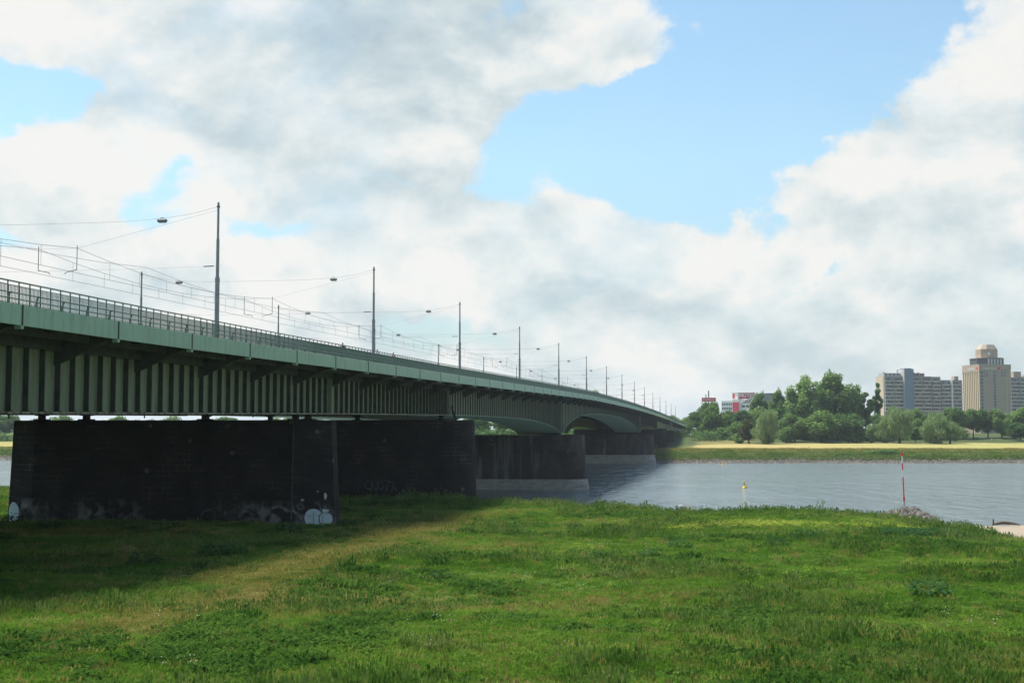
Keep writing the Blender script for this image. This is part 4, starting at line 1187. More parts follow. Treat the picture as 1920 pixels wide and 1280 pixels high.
def bicycle(loc, rz, label, paint):
    b_ = empty('bicycle', loc, rz); tag(b_, label, 'bicycle', 'bicycles on the walkway')
    for y in (-.52, .55):
        w = MB()
        ring = [[(0 + .018 * math.cos(a) * 1, y + (.33 + .018 * math.sin(a)) * math.cos(q), .35 + (.33 + .018 * math.sin(a)) * math.sin(q)) for a in (0, 1.57, 3.14, 4.71)] for q in [2 * math.pi * j / 24 for j in range(25)]]
        wh = w.sweep(ring, caps=False).build('wheel', TYRE, b_)
        sp = MB()
        for j in range(12):
            q = 2 * math.pi * j / 12; sp.tube([(0, y, .35), (0, y + .32 * math.cos(q), .35 + .32 * math.sin(q))], .002, 3)
        sp.build('spokes', GALV, wh, off=(0, 0, 0))
    f_ = MB()
    for a, c_ in (((0, -.52, .35), (0, -.08, .30)), ((0, -.52, .35), (0, -.16, .82)), ((0, -.08, .30), (0, -.18, .92)), ((0, -.08, .30), (0, .38, .78)), ((0, -.16, .84), (0, .36, .88)), ((0, .35, .98), (0, .55, .35))):
        f_.tube([a, c_], .018, 6)
    f_.build('frame', paint, b_)
    MB().box(-.07, .07, -.30, -.04, .90, .95).build('saddle', TYRE, b_)
    MB().tube([(-.27, .48, 1.07), (-.12, .42, 1.05), (0, .38, 1.03), (.12, .42, 1.05), (.27, .48, 1.07)], .014, 6).build('handlebar', GALV, b_)
    MB().tube([(0, .38, 1.03), (0, .35, .96)], .014, 6).build('stem', GALV, b_)
    MB().tube([(-.12, -.02, .22), (0, -.02, .22), (0, -.08, .30), (0, -.14, .40), (.12, -.14, .40)], .013, 6).build('pedal_crank', GALV, b_)
    return b_


for (t, shirt, lb, lb2, pt) in ((112.3, CLOTH_K, 'cyclist in a dark grey top above the railing, nearest of the three', 'dark bicycle under the cyclist in the dark grey top', DARKC),
                           (123.6, CLOTH_W, 'cyclist in a pale blue shirt beside the second tall pole', 'bicycle under the cyclist in the pale blue shirt', BLUEM),
                           (129.6, CLOTH_P, 'cyclist in a pink top riding behind the railing, farthest of the three', 'bicycle under the cyclist in the pink top', RED)):
    l = BP(t, 34.4, deckH(t) + .01)
    cyclist((l[0], l[1], l[2]), -PHI, shirt, lb)
    bicycle(l, -PHI, lb2, pt)
#TREES

# ------------------------------------------------------------------ trees
def leaf_cloud(lobes, n, size, seed, droop=0.0, jitter=0.25, shell=2.6, up=0.35):
    """numpy quads spread through the lobes' volume; returns verts, faces"""
    r = np.random.default_rng(seed)
    lobes = np.array(lobes, float)
    vol = lobes[:, 3] * lobes[:, 4] * lobes[:, 5]
    w = vol ** 0.75; w /= w.sum()
    pick = r.choice(len(lobes), n, p=w)
    d = r.normal(size=(n, 3)); d /= np.linalg.norm(d, axis=1)[:, None]
    rad = r.random(n) ** (1 / shell) * (1 + r.normal(size=n) * jitter * .3)
    p = lobes[pick, :3] + d * rad[:, None] * lobes[pick, 3:6]
    if droop: p[:, 2] -= r.random(n) * droop
    nn = d * 0.7 + r.normal(size=(n, 3)) * 0.55 + np.array([0, 0, up]); nn /= np.linalg.norm(nn, axis=1)[:, None]
    a = np.cross(nn, r.normal(size=(n, 3))); a /= np.linalg.norm(a, axis=1)[:, None]
    if droop:
        a = np.array([0, 0, -1.0])[None] + r.normal(size=(n, 3)) * .22; a /= np.linalg.norm(a, axis=1)[:, None]
    b_ = np.cross(nn, a); b_ /= np.linalg.norm(b_, axis=1)[:, None]
    s = size * (0.55 + r.random(n) * .9)
    la = s * (1.9 if droop else 1.0); lb = s * (.55 if droop else .8)
    A = a * la[:, None] * .5; B = b_ * lb[:, None] * .5
    V = np.stack([p - A, p + B * 1.0 - A * .1, p + A, p - B - A * .1], 1).reshape(-1, 3)
    F = np.arange(n * 4).reshape(n, 4)
    return V, F


def crown_lobes(seed, H, Wd, z0, k, flat=1.0, top=0.0, airy=.30):
    r = np.random.default_rng(seed)
    cz = (z0 + H) / 2; rz = (H - z0) / 2; L_ = []
    for i in range(k):
        d = r.normal(size=3); d /= np.linalg.norm(d)
        q = 0.35 + .45 * r.random()
        zz_ = d[2] * rz * q
        tap = 1 - top * max(0, (zz_ / rz)) 
        s = airy * (0.75 + r.random() * .6)
        L_.append((d[0] * Wd / 2 * q * tap, d[1] * Wd / 2 * q * tap, cz + zz_, Wd / 2 * s, Wd / 2 * s, rz * s * flat))
    return L_


def mesh_from(name, V, F, material):
    me = bpy.data.meshes.new(name)
    me.from_pydata(V.tolist(), [], F.tolist()); me.materials.append(material)
    return me


def trunk_mb(H, Wd, z0, seed, r0=.35, forks=6):
    r = random.Random(seed); m = MB()
    m.tube([(0, 0, -1.0), (0, 0, .3), (r.uniform(-.2, .2), r.uniform(-.2, .2), z0 + .5), (r.uniform(-.5, .5), r.uniform(-.4, .4), H * .55), (r.uniform(-.8, .8), r.uniform(-.8, .8), H * .85)], [r0 * 1.3, r0, r0 * .8, r0 * .5, r0 * .12], 8)
    for i in range(forks):
        a = 2 * math.pi * i / forks + r.uniform(-.4, .4); zb = z0 + (H - z0) * r.uniform(.02, .4); l = Wd * r.uniform(.25, .42)
        m.tube([(0, 0, zb), (math.cos(a) * l * .5, math.sin(a) * l * .5, zb + l * .5), (math.cos(a) * l, math.sin(a) * l, zb + l * 1.1)], [r0 * .42, r0 * .25, r0 * .07], 6)
    return m


TREE = {}


def tree_kind(key, H, Wd, z0, lobes, n, size, leafm, seed, droop=0, r0=.35, forks=6):
    V, F = leaf_cloud(lobes, n, size, seed, droop)
    V[:, 2] = np.maximum(V[:, 2], .15)
    H = float(np.percentile(V[:, 2], 99.9)); Wd = float(np.abs(V[:, 0]).max() * 1.92)
    TREE[key] = (mesh_from(key + '_crown', V, F, leafm), trunk_mb(H, Wd, z0, seed, r0, forks), H, Wd)


for i in range(3):
    tree_kind('round%d' % i, 14, 12, 2.4, crown_lobes(40 + i, 14, 12, .8, 30, .9, .2, .34), 8000, .66, (LEAF_MID, LEAF_DARK, LEAF_MID)[i], 50 + i)
for i in range(2):
    tree_kind('dark%d' % i, 13, 12, 2.6, crown_lobes(60 + i, 13, 12.5, 2.0, 26, .8, .15, .34), 8000, .66, LEAF_DARK, 70 + i)
for i in range(3):
    tree_kind('tall%d' % i, 26, 15, 3.0, crown_lobes(80 + i, 26, 15, 1.0, 54, .75, .35, .23), 12000, .66, (LEAF_MID, LEAF_MID, LEAF_DARK)[i], 90 + i, r0=.5, forks=10)
tree_kind('slender', 24, 6, 4, crown_lobes(100, 24, 6, 4, 34, .32, .3, .33), 4200, .6, LEAF_DARK, 101, r0=.3)
tree_kind('loose', 25, 9, 4, crown_lobes(104, 25, 9.5, 4, 30, .34, .1, .27), 5200, .62, LEAF_DARK, 105, r0=.35, forks=9)
for i in range(2):
    tree_kind('willow%d' % i, 12, 11, 1.2, crown_lobes(110 + i, 12.5, 10.5, .3, 34, .55, .35, .34), 11000, .46, LEAF_PALE, 112 + i, droop=1.5, r0=.45)
tree_kind('olive', 10, 8, .6, crown_lobes(120, 10, 8, .6, 20, .6, .3, .36), 3200, .7, LEAF_OLIVE, 121)
for i in range(2):
    tree_kind('bush%d' % i, 6, 7, .2, crown_lobes(130 + i, 6, 7, .0, 16, .8, .1, .42), 2400, .65, (LEAF_MID, LEAF_PALE)[i], 131 + i)
TRUNKM = {k: v[1] for k, v in TREE.items()}
_trunk_mesh = {}


def ray(px, py):
    u = (px - 960) / 2500.0; v = (640 - py) / 2500.0; th = R(3.776)
    return u, math.cos(th) - v * math.sin(th), math.sin(th) + v * math.cos(th)


def at_x(px, Y):
    d = ray(px, 805); return d[0] / d[1] * Y


def z_at(py, Y):
    d = ray(960, py); return CAMZ + d[2] / d[1] * Y


def put_tree(key, px, top, wpx, Y, name, label, cat, group, rz=None, sink=.2):
    cm_, tm, H, Wd = TREE[key]
    x = at_x(px, Y); gz = float(ground_z(x, Y)) - sink
    h = z_at(top, Y) - gz
    e_ = empty(name, (x, Y, gz), rz if rz is not None else random.uniform(0, 6.28))
    sc = wpx * Y / 2500 / Wd
    e_.scale = (sc, sc, h / H)
    tag(e_, label, cat, group)
    c = bpy.data.objects.new('crown', cm_); C.objects.link(c); c.parent = e_
    if key not in _trunk_mesh:
        o = tm.build('trunk', BARK, e_, off=(0, 0, 0)); _trunk_mesh[key] = o.data
    else:
        o = bpy.data.objects.new('trunk', _trunk_mesh[key]); C.objects.link(o); o.parent = e_
    return e_


G1 = 'trees on the far bank between the bridge and the tall tree group'
G2 = 'tall trees in the middle of the far bank'
G3 = 'willows and trees below the tower blocks'
TL = [
    # key, px, top, width px, Y, label
    ('dark0', 1308, 770, 52, 655, 'dark rounded tree nearest the bridge on the far bank', G1),
    ('round0', 1336, 760, 72, 640, 'bright green rounded tree below the red sign on two pylons', G1),
    ('dark1', 1330, 752, 46, 690, 'dark tree top directly under the red sign board', G1),
    ('round1', 1366, 769, 54, 655, 'mid green tree under the left corner of the white building', G1),
    ('dark0', 1392, 768, 50, 640, 'dark green spreading tree in front of the red panel building', G1),
    ('round2', 1375, 790, 60, 625, 'low green tree just left of the olive shrub at the meadow edge', G1),
    ('tall2', 1424, 736, 44, 670, 'upright tree hiding the right end of the white building', G1),
    ('round0', 1418, 762, 60, 650, 'green tree behind the pale weeping willow on its left', G1),
    ('tall1', 1462, 730, 44, 660, 'thin topped tree just right of the dark blue roof block', G1),
    ('round1', 1466, 765, 70, 640, 'green tree between the pale willow and the tall tree group', G1),
    ('olive', 1404, 785, 36, 590, 'olive brown tree immediately left of the pale weeping willow', G1),
    ('willow0', 1439, 768, 54, 580, 'pale grey green weeping willow standing alone before the dark trees', G1),
    ('bush0', 1385, 812, 28, 592, 'small bright bush at the foot of the olive brown tree', G1),
    ('tall0', 1508, 704, 88, 620, 'large broad tree, left one of the two highest crowns', G2),
    ('tall1', 1566, 697, 92, 625, 'large broad tree with the highest crown on the far bank', G2),
    ('tall2', 1536, 728, 70, 650, 'darker tree filling the gap behind the two highest crowns', G2),
    ('tall0', 1600, 722, 60, 640, 'tree leaning out at the right flank of the highest crown', G2),
    ('loose', 1622, 735, 40, 620, 'loose open crowned dark tree with sky showing through it', G2),
    ('slender', 1646, 717, 20, 625, 'narrow lone poplar in front of the apartment block end wall', G2),
    ('loose', 1608, 742, 44, 660, 'dark airy tree behind the loose crowned one', G2),
    ('round0', 1490, 775, 66, 600, 'lower green tree at the left foot of the tall group', G2),
    ('round2', 1540, 770, 80, 598, 'lower rounded tree at the middle foot of the tall group', G2),
    ('dark1', 1590, 775, 70, 600, 'lower dark tree at the right foot of the tall group', G2),
    ('bush0', 1474, 800, 34, 590, 'light green bush right of the pale weeping willow', G2),
    ('bush0', 1605, 806, 40, 596, 'low bush under the loose crowned tree', G2),
    ('bush1', 1632, 796, 28, 590, 'small pale bushy willow left of the big willows', G3),
    ('round1', 1648, 775, 46, 610, 'green tree beneath the narrow lone poplar', G3),
    ('willow1', 1686, 763, 58, 585, 'big pale willow below the stair tower of the apartment block', G3),
    ('willow0', 1660, 782, 40, 588, 'smaller pale willow merging into the left of the big one', G3),
    ('round2', 1722, 766, 44, 625, 'green tree between the two big pale willows', G3),
    ('dark0', 1716, 800, 36, 600, 'dark low tree in the gap between the two big willows', G3),
    ('willow0', 1752, 773, 62, 580, 'big pale willow in front of the lower apartment wing', G3),
    ('willow1', 1780, 789, 46, 578, 'low broad pale willow at the meadow edge, right of the big pair', G3),
    ('dark1', 1790, 763, 60, 625, 'dark rounded tree at the left end of the avenue', G3),
    ('dark0', 1824, 766, 52, 630, 'dark avenue tree left of the tall beige tower foot', G3),
    ('dark1', 1852, 766, 48, 635, 'dark avenue tree under the middle of the beige tower', G3),
    ('round2', 1878, 767, 46, 630, 'avenue tree under the right edge of the beige tower', G3),
    ('round0', 1908, 764, 60, 640, 'green avenue tree at the right edge of the view', G3),
    ('round1', 1912, 792, 60, 612, 'low bushy tree near the picnic bench at the right edge', G3),
    ('dark0', 1950, 762, 60, 640, 'tree just beyond the right edge of the view', G3),
    ('round2', 1985, 770, 60, 650, 'green tree well beyond the right edge of the view', G3),
]
for key, px, top, wpx, Y, lb, grp in TL:
    put_tree(key, px, top, wpx, Y, {'w': 'willow_tree', 's': 'poplar_tree', 'b': 'bush'}.get(key[0], 'tree') if key[0] != 'b' else 'bush', lb, 'bush' if key[:4] == 'bush' else 'tree', grp)
# seen over and under the bridge
for key, px, top, wpx, Y, lb in [
    ('tall1', 1078, 728, 60, 760, 'tall tree whose top shows just above the mid span deck'), ('tall0', 1112, 732, 60, 770, 'tall tree top just right of its neighbour above the mid span deck'),
    ('round0', 1262, 778, 40, 900, 'pale tree mass behind the far bridge end, left part'), ('round2', 1282, 781, 44, 880, 'tree behind the blue sign at the far bridge end'), ('round1', 1240, 784, 34, 880, 'tree behind the far end lamp poles')]:
    put_tree(key, px, top, wpx, Y, 'tree', lb, 'tree', 'trees behind the bridge')
k = 0
LBL = ['far left', 'second', 'third', 'fourth', 'fifth', 'sixth', 'seventh', 'eighth', 'ninth', 'tenth', 'eleventh', 'twelfth', 'thirteenth', 'fourteenth', 'fifteenth', 'sixteenth', 'seventeenth', 'eighteenth', 'nineteenth', 'twentieth', 'twenty first', 'twenty second', 'twenty third', 'twenty fourth', 'twenty fifth', 'twenty sixth']
for px in range(-95, 1180, 52):
    key = ['dark0', 'round0', 'dark1', 'round2', 'round1'][k % 5]
    put_tree(key, px, 776 + (k * 7) % 13, 58 + (k * 5) % 14, 668 + (k * 13) % 30, 'tree', '%s tree in the row seen beneath the bridge on the far bank' % LBL[k], 'tree', 'trees beyond the bridge')
    k += 1
# undergrowth closing the foot of the trees
r_ = np.random.default_rng(77); LB = []
for px in list(np.arange(1305, 1400, 5)) + list(np.arange(1455, 1800, 4.5)):
    for Y_ in (622, 645):
        x_ = at_x(px + r_.uniform(-3, 3), Y_); hh_ = r_.uniform(2.0, 4.2); LB.append((x_, Y_ + r_.uniform(-8, 8), float(ground_z(x_, Y_)) + hh_ * .5, r_.uniform(2.5, 4), 3, hh_))
V, F = leaf_cloud(LB, 26000, .75, 6)
ug = bpy.data.objects.new('undergrowth', mesh_from('undergrowth', V, F, LEAF_DARK)); C.objects.link(ug); tag(ug, 'dense dark bushes filling the foot of the far bank trees', 'undergrowth', kind='stuff')
LB = []
for px in np.arange(-100, 1290, 6):
    x_ = at_x(px + r_.uniform(-3, 3), 655); hh_ = r_.uniform(2.2, 4.0); LB.append((x_, 655 + r_.uniform(-5, 5), float(ground_z(x_, 655)) + hh_ * .45, r_.uniform(2.5, 4), 3, hh_))
V, F = leaf_cloud(LB, 24000, .8, 8)
ug = bpy.data.objects.new('hedge_undergrowth', mesh_from('hedge_undergrowth', V, F, LEAF_DARK)); C.objects.link(ug); tag(ug, 'dark bushes below the tree row seen under the bridge', 'undergrowth', kind='stuff')
# grey green shrub lying on the far bank slope
V, F = leaf_cloud([(dx, 0, .6, 3, 1.8, h_) for dx, h_ in ((-5, .8), (-2.5, 1.3), (0, 1.6), (2.5, 1.4), (5, .8))], 3600, .4, 5)
sh_ = bpy.data.objects.new('low_shrub', mesh_from('low_shrub', V, F, LEAF_DARK)); C.objects.link(sh_)
sh_.location = (at_x(1654, 480), 480, float(ground_z(at_x(1654, 480), 480)) - .1); tag(sh_, 'low dark shrub mound on the far bank slope behind the striped marker pole', 'shrub')


# ------------------------------------------------------------------ buildings
def build_local(e_, m, name, material):
    return m.build(name, material, e_, off=(0, 0, 0))


ROT = math.atan2(.181, .983)


def apt(e_, x0, x1, z0, z1, floors, bays, yf=0.0, depth=12, wn=None):
    """one wing: dark window bands with pale balcony fronts, bay by bay"""
    build_local(e_, MB().box(x0, x1, yf, yf + depth, z0, z1), 'wall', CONC)
    fh = (z1 - z0 - 1.2) / floors; bw = (x1 - x0) / bays
    for i in range(floors):
        if z0 + fh * (i + 1) < 17: continue
        for j in range(bays):
            a, b_ = x0 + j * bw + .25, x0 + (j + 1) * bw - .25; z = z0 + i * fh
            w_ = MB()
            for q in range(3):
                if (i * 7 + j * 3 + q * 5) % 4: w_.box(a + (b_ - a) * q / 3 + .15, a + (b_ - a) * (q + 1) / 3 - .15, yf - .05, yf - .002, z + 1.15, z + 2.35)
            if w_.v: build_local(e_, w_, 'window', GLASS)
            build_local(e_, MB().box(a, b_, yf - 1.1, yf - .06, z - .08, z + .1).box(a, b_, yf - 1.1, yf - 1.0, z + .1, z + 1.05).box(a - .12, a, yf - 1.1, yf - .06, z - .08, z + 2.5), 'balcony', CONCL)


x0 = at_x(1659, 900)
A1 = empty('apartment_block', (x0, 900, 8.5), ROT)
tag(A1, 'long stepped grey apartment block with balcony bands and a blue grey stair tower', 'apartment block')
hA = lambda py, Y=902: z_at(py, Y) - 8.5
apt(A1, 0, 13.6, 0, hA(705), 15, 2)
apt(A1, 20.4, 34.3, 0, hA(705), 15, 2)
apt(A1, 34.8, 41.5, 0, hA(705.5), 15, 1, yf=.8)
apt(A1, 42.0, 57.8, 0, hA(711.5), 14, 2, yf=1.6)
build_local(A1, MB().box(-.3, 0 - .003, .3, 11.7, 0, hA(706)), 'end_wall', BEIGE_L)  # sunlight on this end is part of its colour
build_local(A1, MB().box(13.7, 20.3, -2.5, 9, 0, hA(691.5)).box(14.5, 19.5, -1, 6, hA(691.5), hA(690)), 'stair_tower', BLUEG)
build_local(A1, MB().box(13.35, 13.68, -2.6, 6, 0, hA(692)), 'stair_tower_side', CONCL)  # pale slab: sunlit left face of the stair tower, as colour
build_local(A1, MB().box(0.8, 13, 2, 10, hA(705), hA(699)).box(.8, 13.2, 1.4, 2.0 - .003, hA(705), hA(703.4)), 'penthouse', CONCL)
build_local(A1, MB().box(20.5, 30.5, 2, 10, hA(705), hA(698.8)), 'penthouse', CONC)
for q in range(4): build_local(A1, MB().box(1.6 + q * 2.9, 3.3 + q * 2.9, 1.93, 1.997, hA(703), hA(700.2)), 'window', GLASS)
for q in range(3): build_local(A1, MB().box(21.3 + q * 3, 23.2 + q * 3, 1.93, 1.997, hA(703), hA(700.2)), 'window', GLASS)
build_local(A1, MB().box(49.3, 50.4, .2, 1.58, 12, hA(711)), 'white_strip', WHITE)
build_local(A1, MB().box(53, 56, 3, 7, hA(711.5), hA(704)), 'roof_box', BEIGE)
for q in (2, 24, 27): build_local(A1, MB().box(q, q + 1.0, 5, 6, hA(699), hA(696.8)), 'chimney', CONC)
x0 = at_x(1894, 905)
A2 = empty('apartment_block', (x0 + .5, 905, 8.5), ROT)
tag(A2, 'grey apartment block partly behind the right side of the beige tower', 'apartment block')
apt(A2, 0, 14, 0, hA(707, 905), 15, 2); apt(A2, 14.4, 30, 0, hA(703, 910), 15, 2, yf=.7)
build_local(A2, MB().box(4, 9.5, 2, 8, hA(707, 905), hA(696, 905)), 'roof_box', BEIGE)

xt = at_x(1840.5, 850)
TW = empty('hotel_tower', (xt, 850, 8.5), ROT)
tag(TW, 'tall beige tower with vertical fins, dark upper floor and faceted rooftop block', 'tower')
hT = lambda py, Y=858: z_at(py, Y) - 8.5
SQ = 21.0
zt_ = hT(686)
build_local(TW, MB().box(0, SQ, 0, SQ, 0, zt_), 'wall', BEIGE)
build_local(TW, MB().box(-.25, 0 - .003, .3, SQ - .3, 0, hT(697)), 'glazing', GLASS)
for q in range(10):
    y_ = .2 + q * (SQ - 1.2) / 9
    build_local(TW, MB().box(-.95, -.26, y_, y_ + .95, 0, hT(697)), 'fin', BEIGE_L)
build_local(TW, MB().box(-1.0, -.004, -.05, SQ + .1, hT(697), zt_ + .8).box(0, SQ + .1, -.3, -.004, hT(693.5), zt_ + .8), 'parapet', BEIGE)
# front glazing: grid at the top left and right, central strip
def panes(e_, x0_, x1_, za, zb, nx_, nz_, yq=-.16):
    bx = (x1_ - x0_) / nx_; bz = (zb - za) / nz_
    build_local(e_, MB().box(x0_, x1_, yq + .06, -.004, za, zb), 'window_frame', CONCL)
    for i in range(nx_):
        for j in range(nz_):
            build_local(e_, MB().box(x0_ + i * bx + .15, x0_ + (i + 1) * bx - .15, yq, yq + .057, za + j * bz + .25, za + (j + 1) * bz - .2), 'window', GLASS)
panes(TW, .1, 1.6, 14, hT(696), 1, 12)
panes(TW, 1.8, 5.2, hT(707), hT(695.5), 2, 4)
panes(TW, 8.8, 10.6, 14, hT(695.5), 1, 14)
panes(TW, 14.0, 18.0, hT(707), hT(695.5), 2, 4)
build_local(TW, MB().box(SQ - 3.0, SQ - 2.7, -.12, -.004, 0, hT(697)), 'pilaster', BEIGE_L)
lq = lettering('swissôtel', (0, 0, 0), (R(90), 0, 0), 2.6, WHITE, TW); lq.location = (6.4, -.36, hT(691))
lg = MB().lathe([(.9, 0), (.9, .1)], 10).build('logo', RED, TW, off=(0, 0, 0))
lg.location = (12.5, -.32, hT(690.8)); lg.rotation_euler = (R(90), 0, 0)
l2_ = lettering('swissôtel', (0, 0, 0), (R(90), 0, R(-90)), 2.6, WHITE, TW); l2_.location = (-1.05, 9.5, hT(691)); l2_.rotation_euler = (R(90), 0, R(-90))
lg = MB().lathe([(.9, 0), (.9, .1)], 10).build('logo', RED, TW, off=(0, 0, 0))
lg.location = (-1.02, 2.6, hT(690.8)); lg.rotation_euler = (0, R(-90), 0)


def octo(cx, cy, w, ch, z0_, z1_, top=0, inset=0):
    def rg(w_, c_, z): return [(cx + a * w_, cy + b_ * w_, z) for a, b_ in ((-1, -1 + c_), (-1 + c_, -1), (1 - c_, -1), (1, -1 + c_), (1, 1 - c_), (1 - c_, 1), (-1 + c_, 1), (-1, 1 - c_))]
    return MB().sweep([rg(w, ch, z0_), rg(w, ch, z1_)] + ([rg(w - inset, ch, z1_ + top)] if top else []))


cxy = SQ / 2
fixn(build_local(TW, octo(cxy, cxy, 9.3, .5, zt_ + .003, hT(672)), 'upper_floor', DARKC))
fixn(build_local(TW, octo(cxy, cxy, 9.6, .5, hT(672), hT(671)), 'upper_cornice', BEIGE))
for q in range(5): build_local(TW, MB().box(5.9 + q * 2.1, 7.1 + q * 2.1, cxy - 9.42, cxy - 9.303, zt_ + .8, hT(673.3)), 'window', LAMPD)
fixn(build_local(TW, octo(cxy, cxy, 5.9, .45, hT(671), hT(654.5), 3.0, 1.8), 'rooftop_block', BEIGE))
for q in range(3): MB().tube([(8 + q * 1.8, 10, hT(648)), (8 + q * 1.8, 10, hT(645.5))], .22, 6).build('antenna', DARKC, TW, off=(0, 0, 0))
MB().tube([(8.8, 4.5, hT(663)), (8.8, 4.2, hT(663))], [.9, .6], 10).build('dish', WHITE, TW, off=(0, 0, 0))

# white building with the red panel
yb = 1000
xw_ = at_x(1353, yb)
WB = empty('white_building', (xw_, yb, 10), R(-50)); WB.scale = (1.52, 1, 1); tag(WB, 'white building with red panel and maroon IMOTEX roof banner above the trees', 'office building')
hW = lambda py: z_at(py, yb) - 10
pxm = yb / 2500.0
X_ = lambda px: (px - 1353) * pxm
build_local(WB, MB().box(0, X_(1371), 0, 18, 0, hW(751.5)), 'wall', OFFW)
build_local(WB, MB().box(X_(1371), X_(1381.5), -.25, 18, 0, hW(749)), 'wall', OFFW)
build_local(WB, MB().box(X_(1371) + .15, X_(1381.5) - .1, -.4, -.253, 0, hW(754)), 'red_panel', REDP)
build_local(WB, MB().box(X_(1381.5) + .003, X_(1410), 1.5, 18, 0, hW(757)), 'wall', OFFW)
for r_i, (za, zb) in enumerate(((755.5, 759.5), (763.5, 767.5))):
    for q in range(6):
        build_local(WB, MB().box(X_(1353.9 + q * 2.8), X_(1355.6 + q * 2.8), -.1, -.003, hW(zb), hW(za)), 'window', GLASS)
for q in range(4):
    build_local(WB, MB().box(X_(1383.5 + q * 6.3), X_(1388.3 + q * 6.3), 1.38, 1.497, hW(764), hW(759.5)), 'window', GLASS)
fixn(build_local(WB, MB().sweep([[(X_(1382), 2 + .0, hW(757)), (X_(1400), 2, hW(741.5)), (X_(1410), 2, hW(739.5)), (X_(1411), 2, hW(757))], [(X_(1382), 16, hW(757)), (X_(1400), 16, hW(741.5)), (X_(1410), 16, hW(739.5)), (X_(1411), 16, hW(757))]]), 'glass_roof', CONC))
for q in range(4): build_local(WB, MB().bar((X_(1384 + q * 5.5), 1.85, hW(756.6)), (X_(1391 + q * 5.5), 1.85, hW(749.5 - q * 2.0)), .7, .2), 'roof_rib', OFFW)
build_local(WB, MB().box(X_(1366), X_(1375), 3, 8, hW(751.5) , hW(736.2)), 'sign_block', WHITE)
build_local(WB, MB().box(X_(1367), X_(1370), 2.85, 2.997, hW(747.5), hW(738)), 'sign_mark', RED)
build_local(WB, MB().box(X_(1375) + .003, X_(1400), 4, 4.6, hW(748), hW(736.8)), 'banner', MAROON)
l3 = lettering('IMOTEX', (0, 0, 0), (R(90), 0, 0), 4.1, WHITE, WB); l3.location = (X_(1387.5), 3.9, hW(742)); l3.rotation_euler = (R(90), 0, 0); l3.scale = (.72, 1, 1)
MB().tube([(X_(1412), 5, hW(757)), (X_(1412), 5, hW(730.5))], .12, 6).build('mast', GALV, WB, off=(0, 0, 0))
NB = empty('grey_building', (at_x(1411, 1010), 1012, 10), R(-6)); tag(NB, 'grey building with a dark blue top floor between two tree tops', 'office building')
build_local(NB, MB().box(0, 19, 0, 15, 0, hW(744.5)), 'wall', CONCL)
build_local(NB, MB().box(10, 17, -.3, 12, hW(744.5), hW(736)), 'top_floor', NAVY)
for q in range(7):
    for k_ in range(3): build_local(NB, MB().box(.8 + q * 2.6, 2.4 + q * 2.6, -.1, -.003, hW(750.5 + k_ * 5), hW(747 + k_ * 5)), 'window', GLASS)
# red sign on two pylons
xs_ = at_x(1329.5, 900)
HS = empty('pylon_sign', (xs_, 900, 9.5), 0); tag(HS, 'red Höffner sign board carried high on two grey pylons', 'sign')
hS = lambda py: z_at(py, 900) - 9.5
for px, tp, r_ in ((1324.3, 739.3, .32), (1329.3, 732, .42)):
    MB().tube([((px - 1329.5) * .36, .6, 0), ((px - 1329.5) * .36, .6, hS(tp))], r_, 8).build('pylon', CONC, HS, off=(0, 0, 0))
build_local(HS, MB().box(-4.6, 4.4, -.3, .15, hS(752.6), hS(745.2)), 'board', RED)
build_local(HS, MB().box(4.4, 4.75, -.3, .15, hS(752.8), hS(745)).box(-4.95, -4.6, -.3, .15, hS(752.8), hS(745)), 'board_edge', WHITE)
l4 = lettering('Höffner', (0, 0, 0), (R(90), 0, 0), 2.9, WHITE, HS); l4.location = (-.1, -.33, hS(749.0)); l4.rotation_euler = (R(90), 0, 0); l4.scale = (.85, 1, 1)

# ------------------------------------------------------------------ far bank odds and ends
def rocks(n, fx, size, seed):
    r = np.random.default_rng(seed)
    P = fx(r, n)
    s = size[0] + (size[1] - size[0]) * r.random(n) ** 2
    base = np.array([(1, 0, 0), (0, 1, 0), (-1, 0, 0), (0, -1, 0), (.1, 0, .8), (0, .1, -.8), (.65, .65, .35), (-.65, .6, .3)], float)[:6]
    tri = np.array([(0, 1, 4), (1, 2, 4), (2, 3, 4), (3, 0, 4), (1, 0, 5), (2, 1, 5), (3, 2, 5), (0, 3, 5)])
    V = base[None] * s[:, None, None] * (0.6 + .8 * r.random((n, 6, 3))) * .6
    a = r.random(n) * 6.28; ca_, sa_ = np.cos(a), np.sin(a)
    Vx = V[..., 0] * ca_[:, None] - V[..., 1] * sa_[:, None]; Vy = V[..., 0] * sa_[:, None] + V[..., 1] * ca_[:, None]
    V = np.stack([Vx, Vy, V[..., 2]], -1) + P[:, None, :]
    F = (tri[None] + (np.arange(n) * 6)[:, None, None]).reshape(-1, 3)
    return V.reshape(-1, 3), F


def far_rocks(r, n):
    x = r.uniform(-330, 330, n); d = r.uniform(-1.0, 6.0, n); y = far_y(x) + d
    return np.stack([x, y, ground_z(x, y) + .05], -1)


V, F = rocks(15000, far_rocks, (.3, .9), 3)
rk = bpy.data.objects.new('riprap', mesh_from('riprap', V, F, ROCK)); C.objects.link(rk); tag(rk, kind='stuff', label='grey brown stones lining the far river bank', cat='riprap')


def groyne_rocks(r, n):
    a = r.random(n) * 6.28; q = np.sqrt(r.random(n))
    x = 53.5 + np.cos(a) * q * 3.0; y = 181 + np.sin(a) * q * 7
    return np.stack([x, y, np.maximum(-.2, 0.95 - 1.2 * q ** 1.6) + r.normal(size=n) * .08], -1)


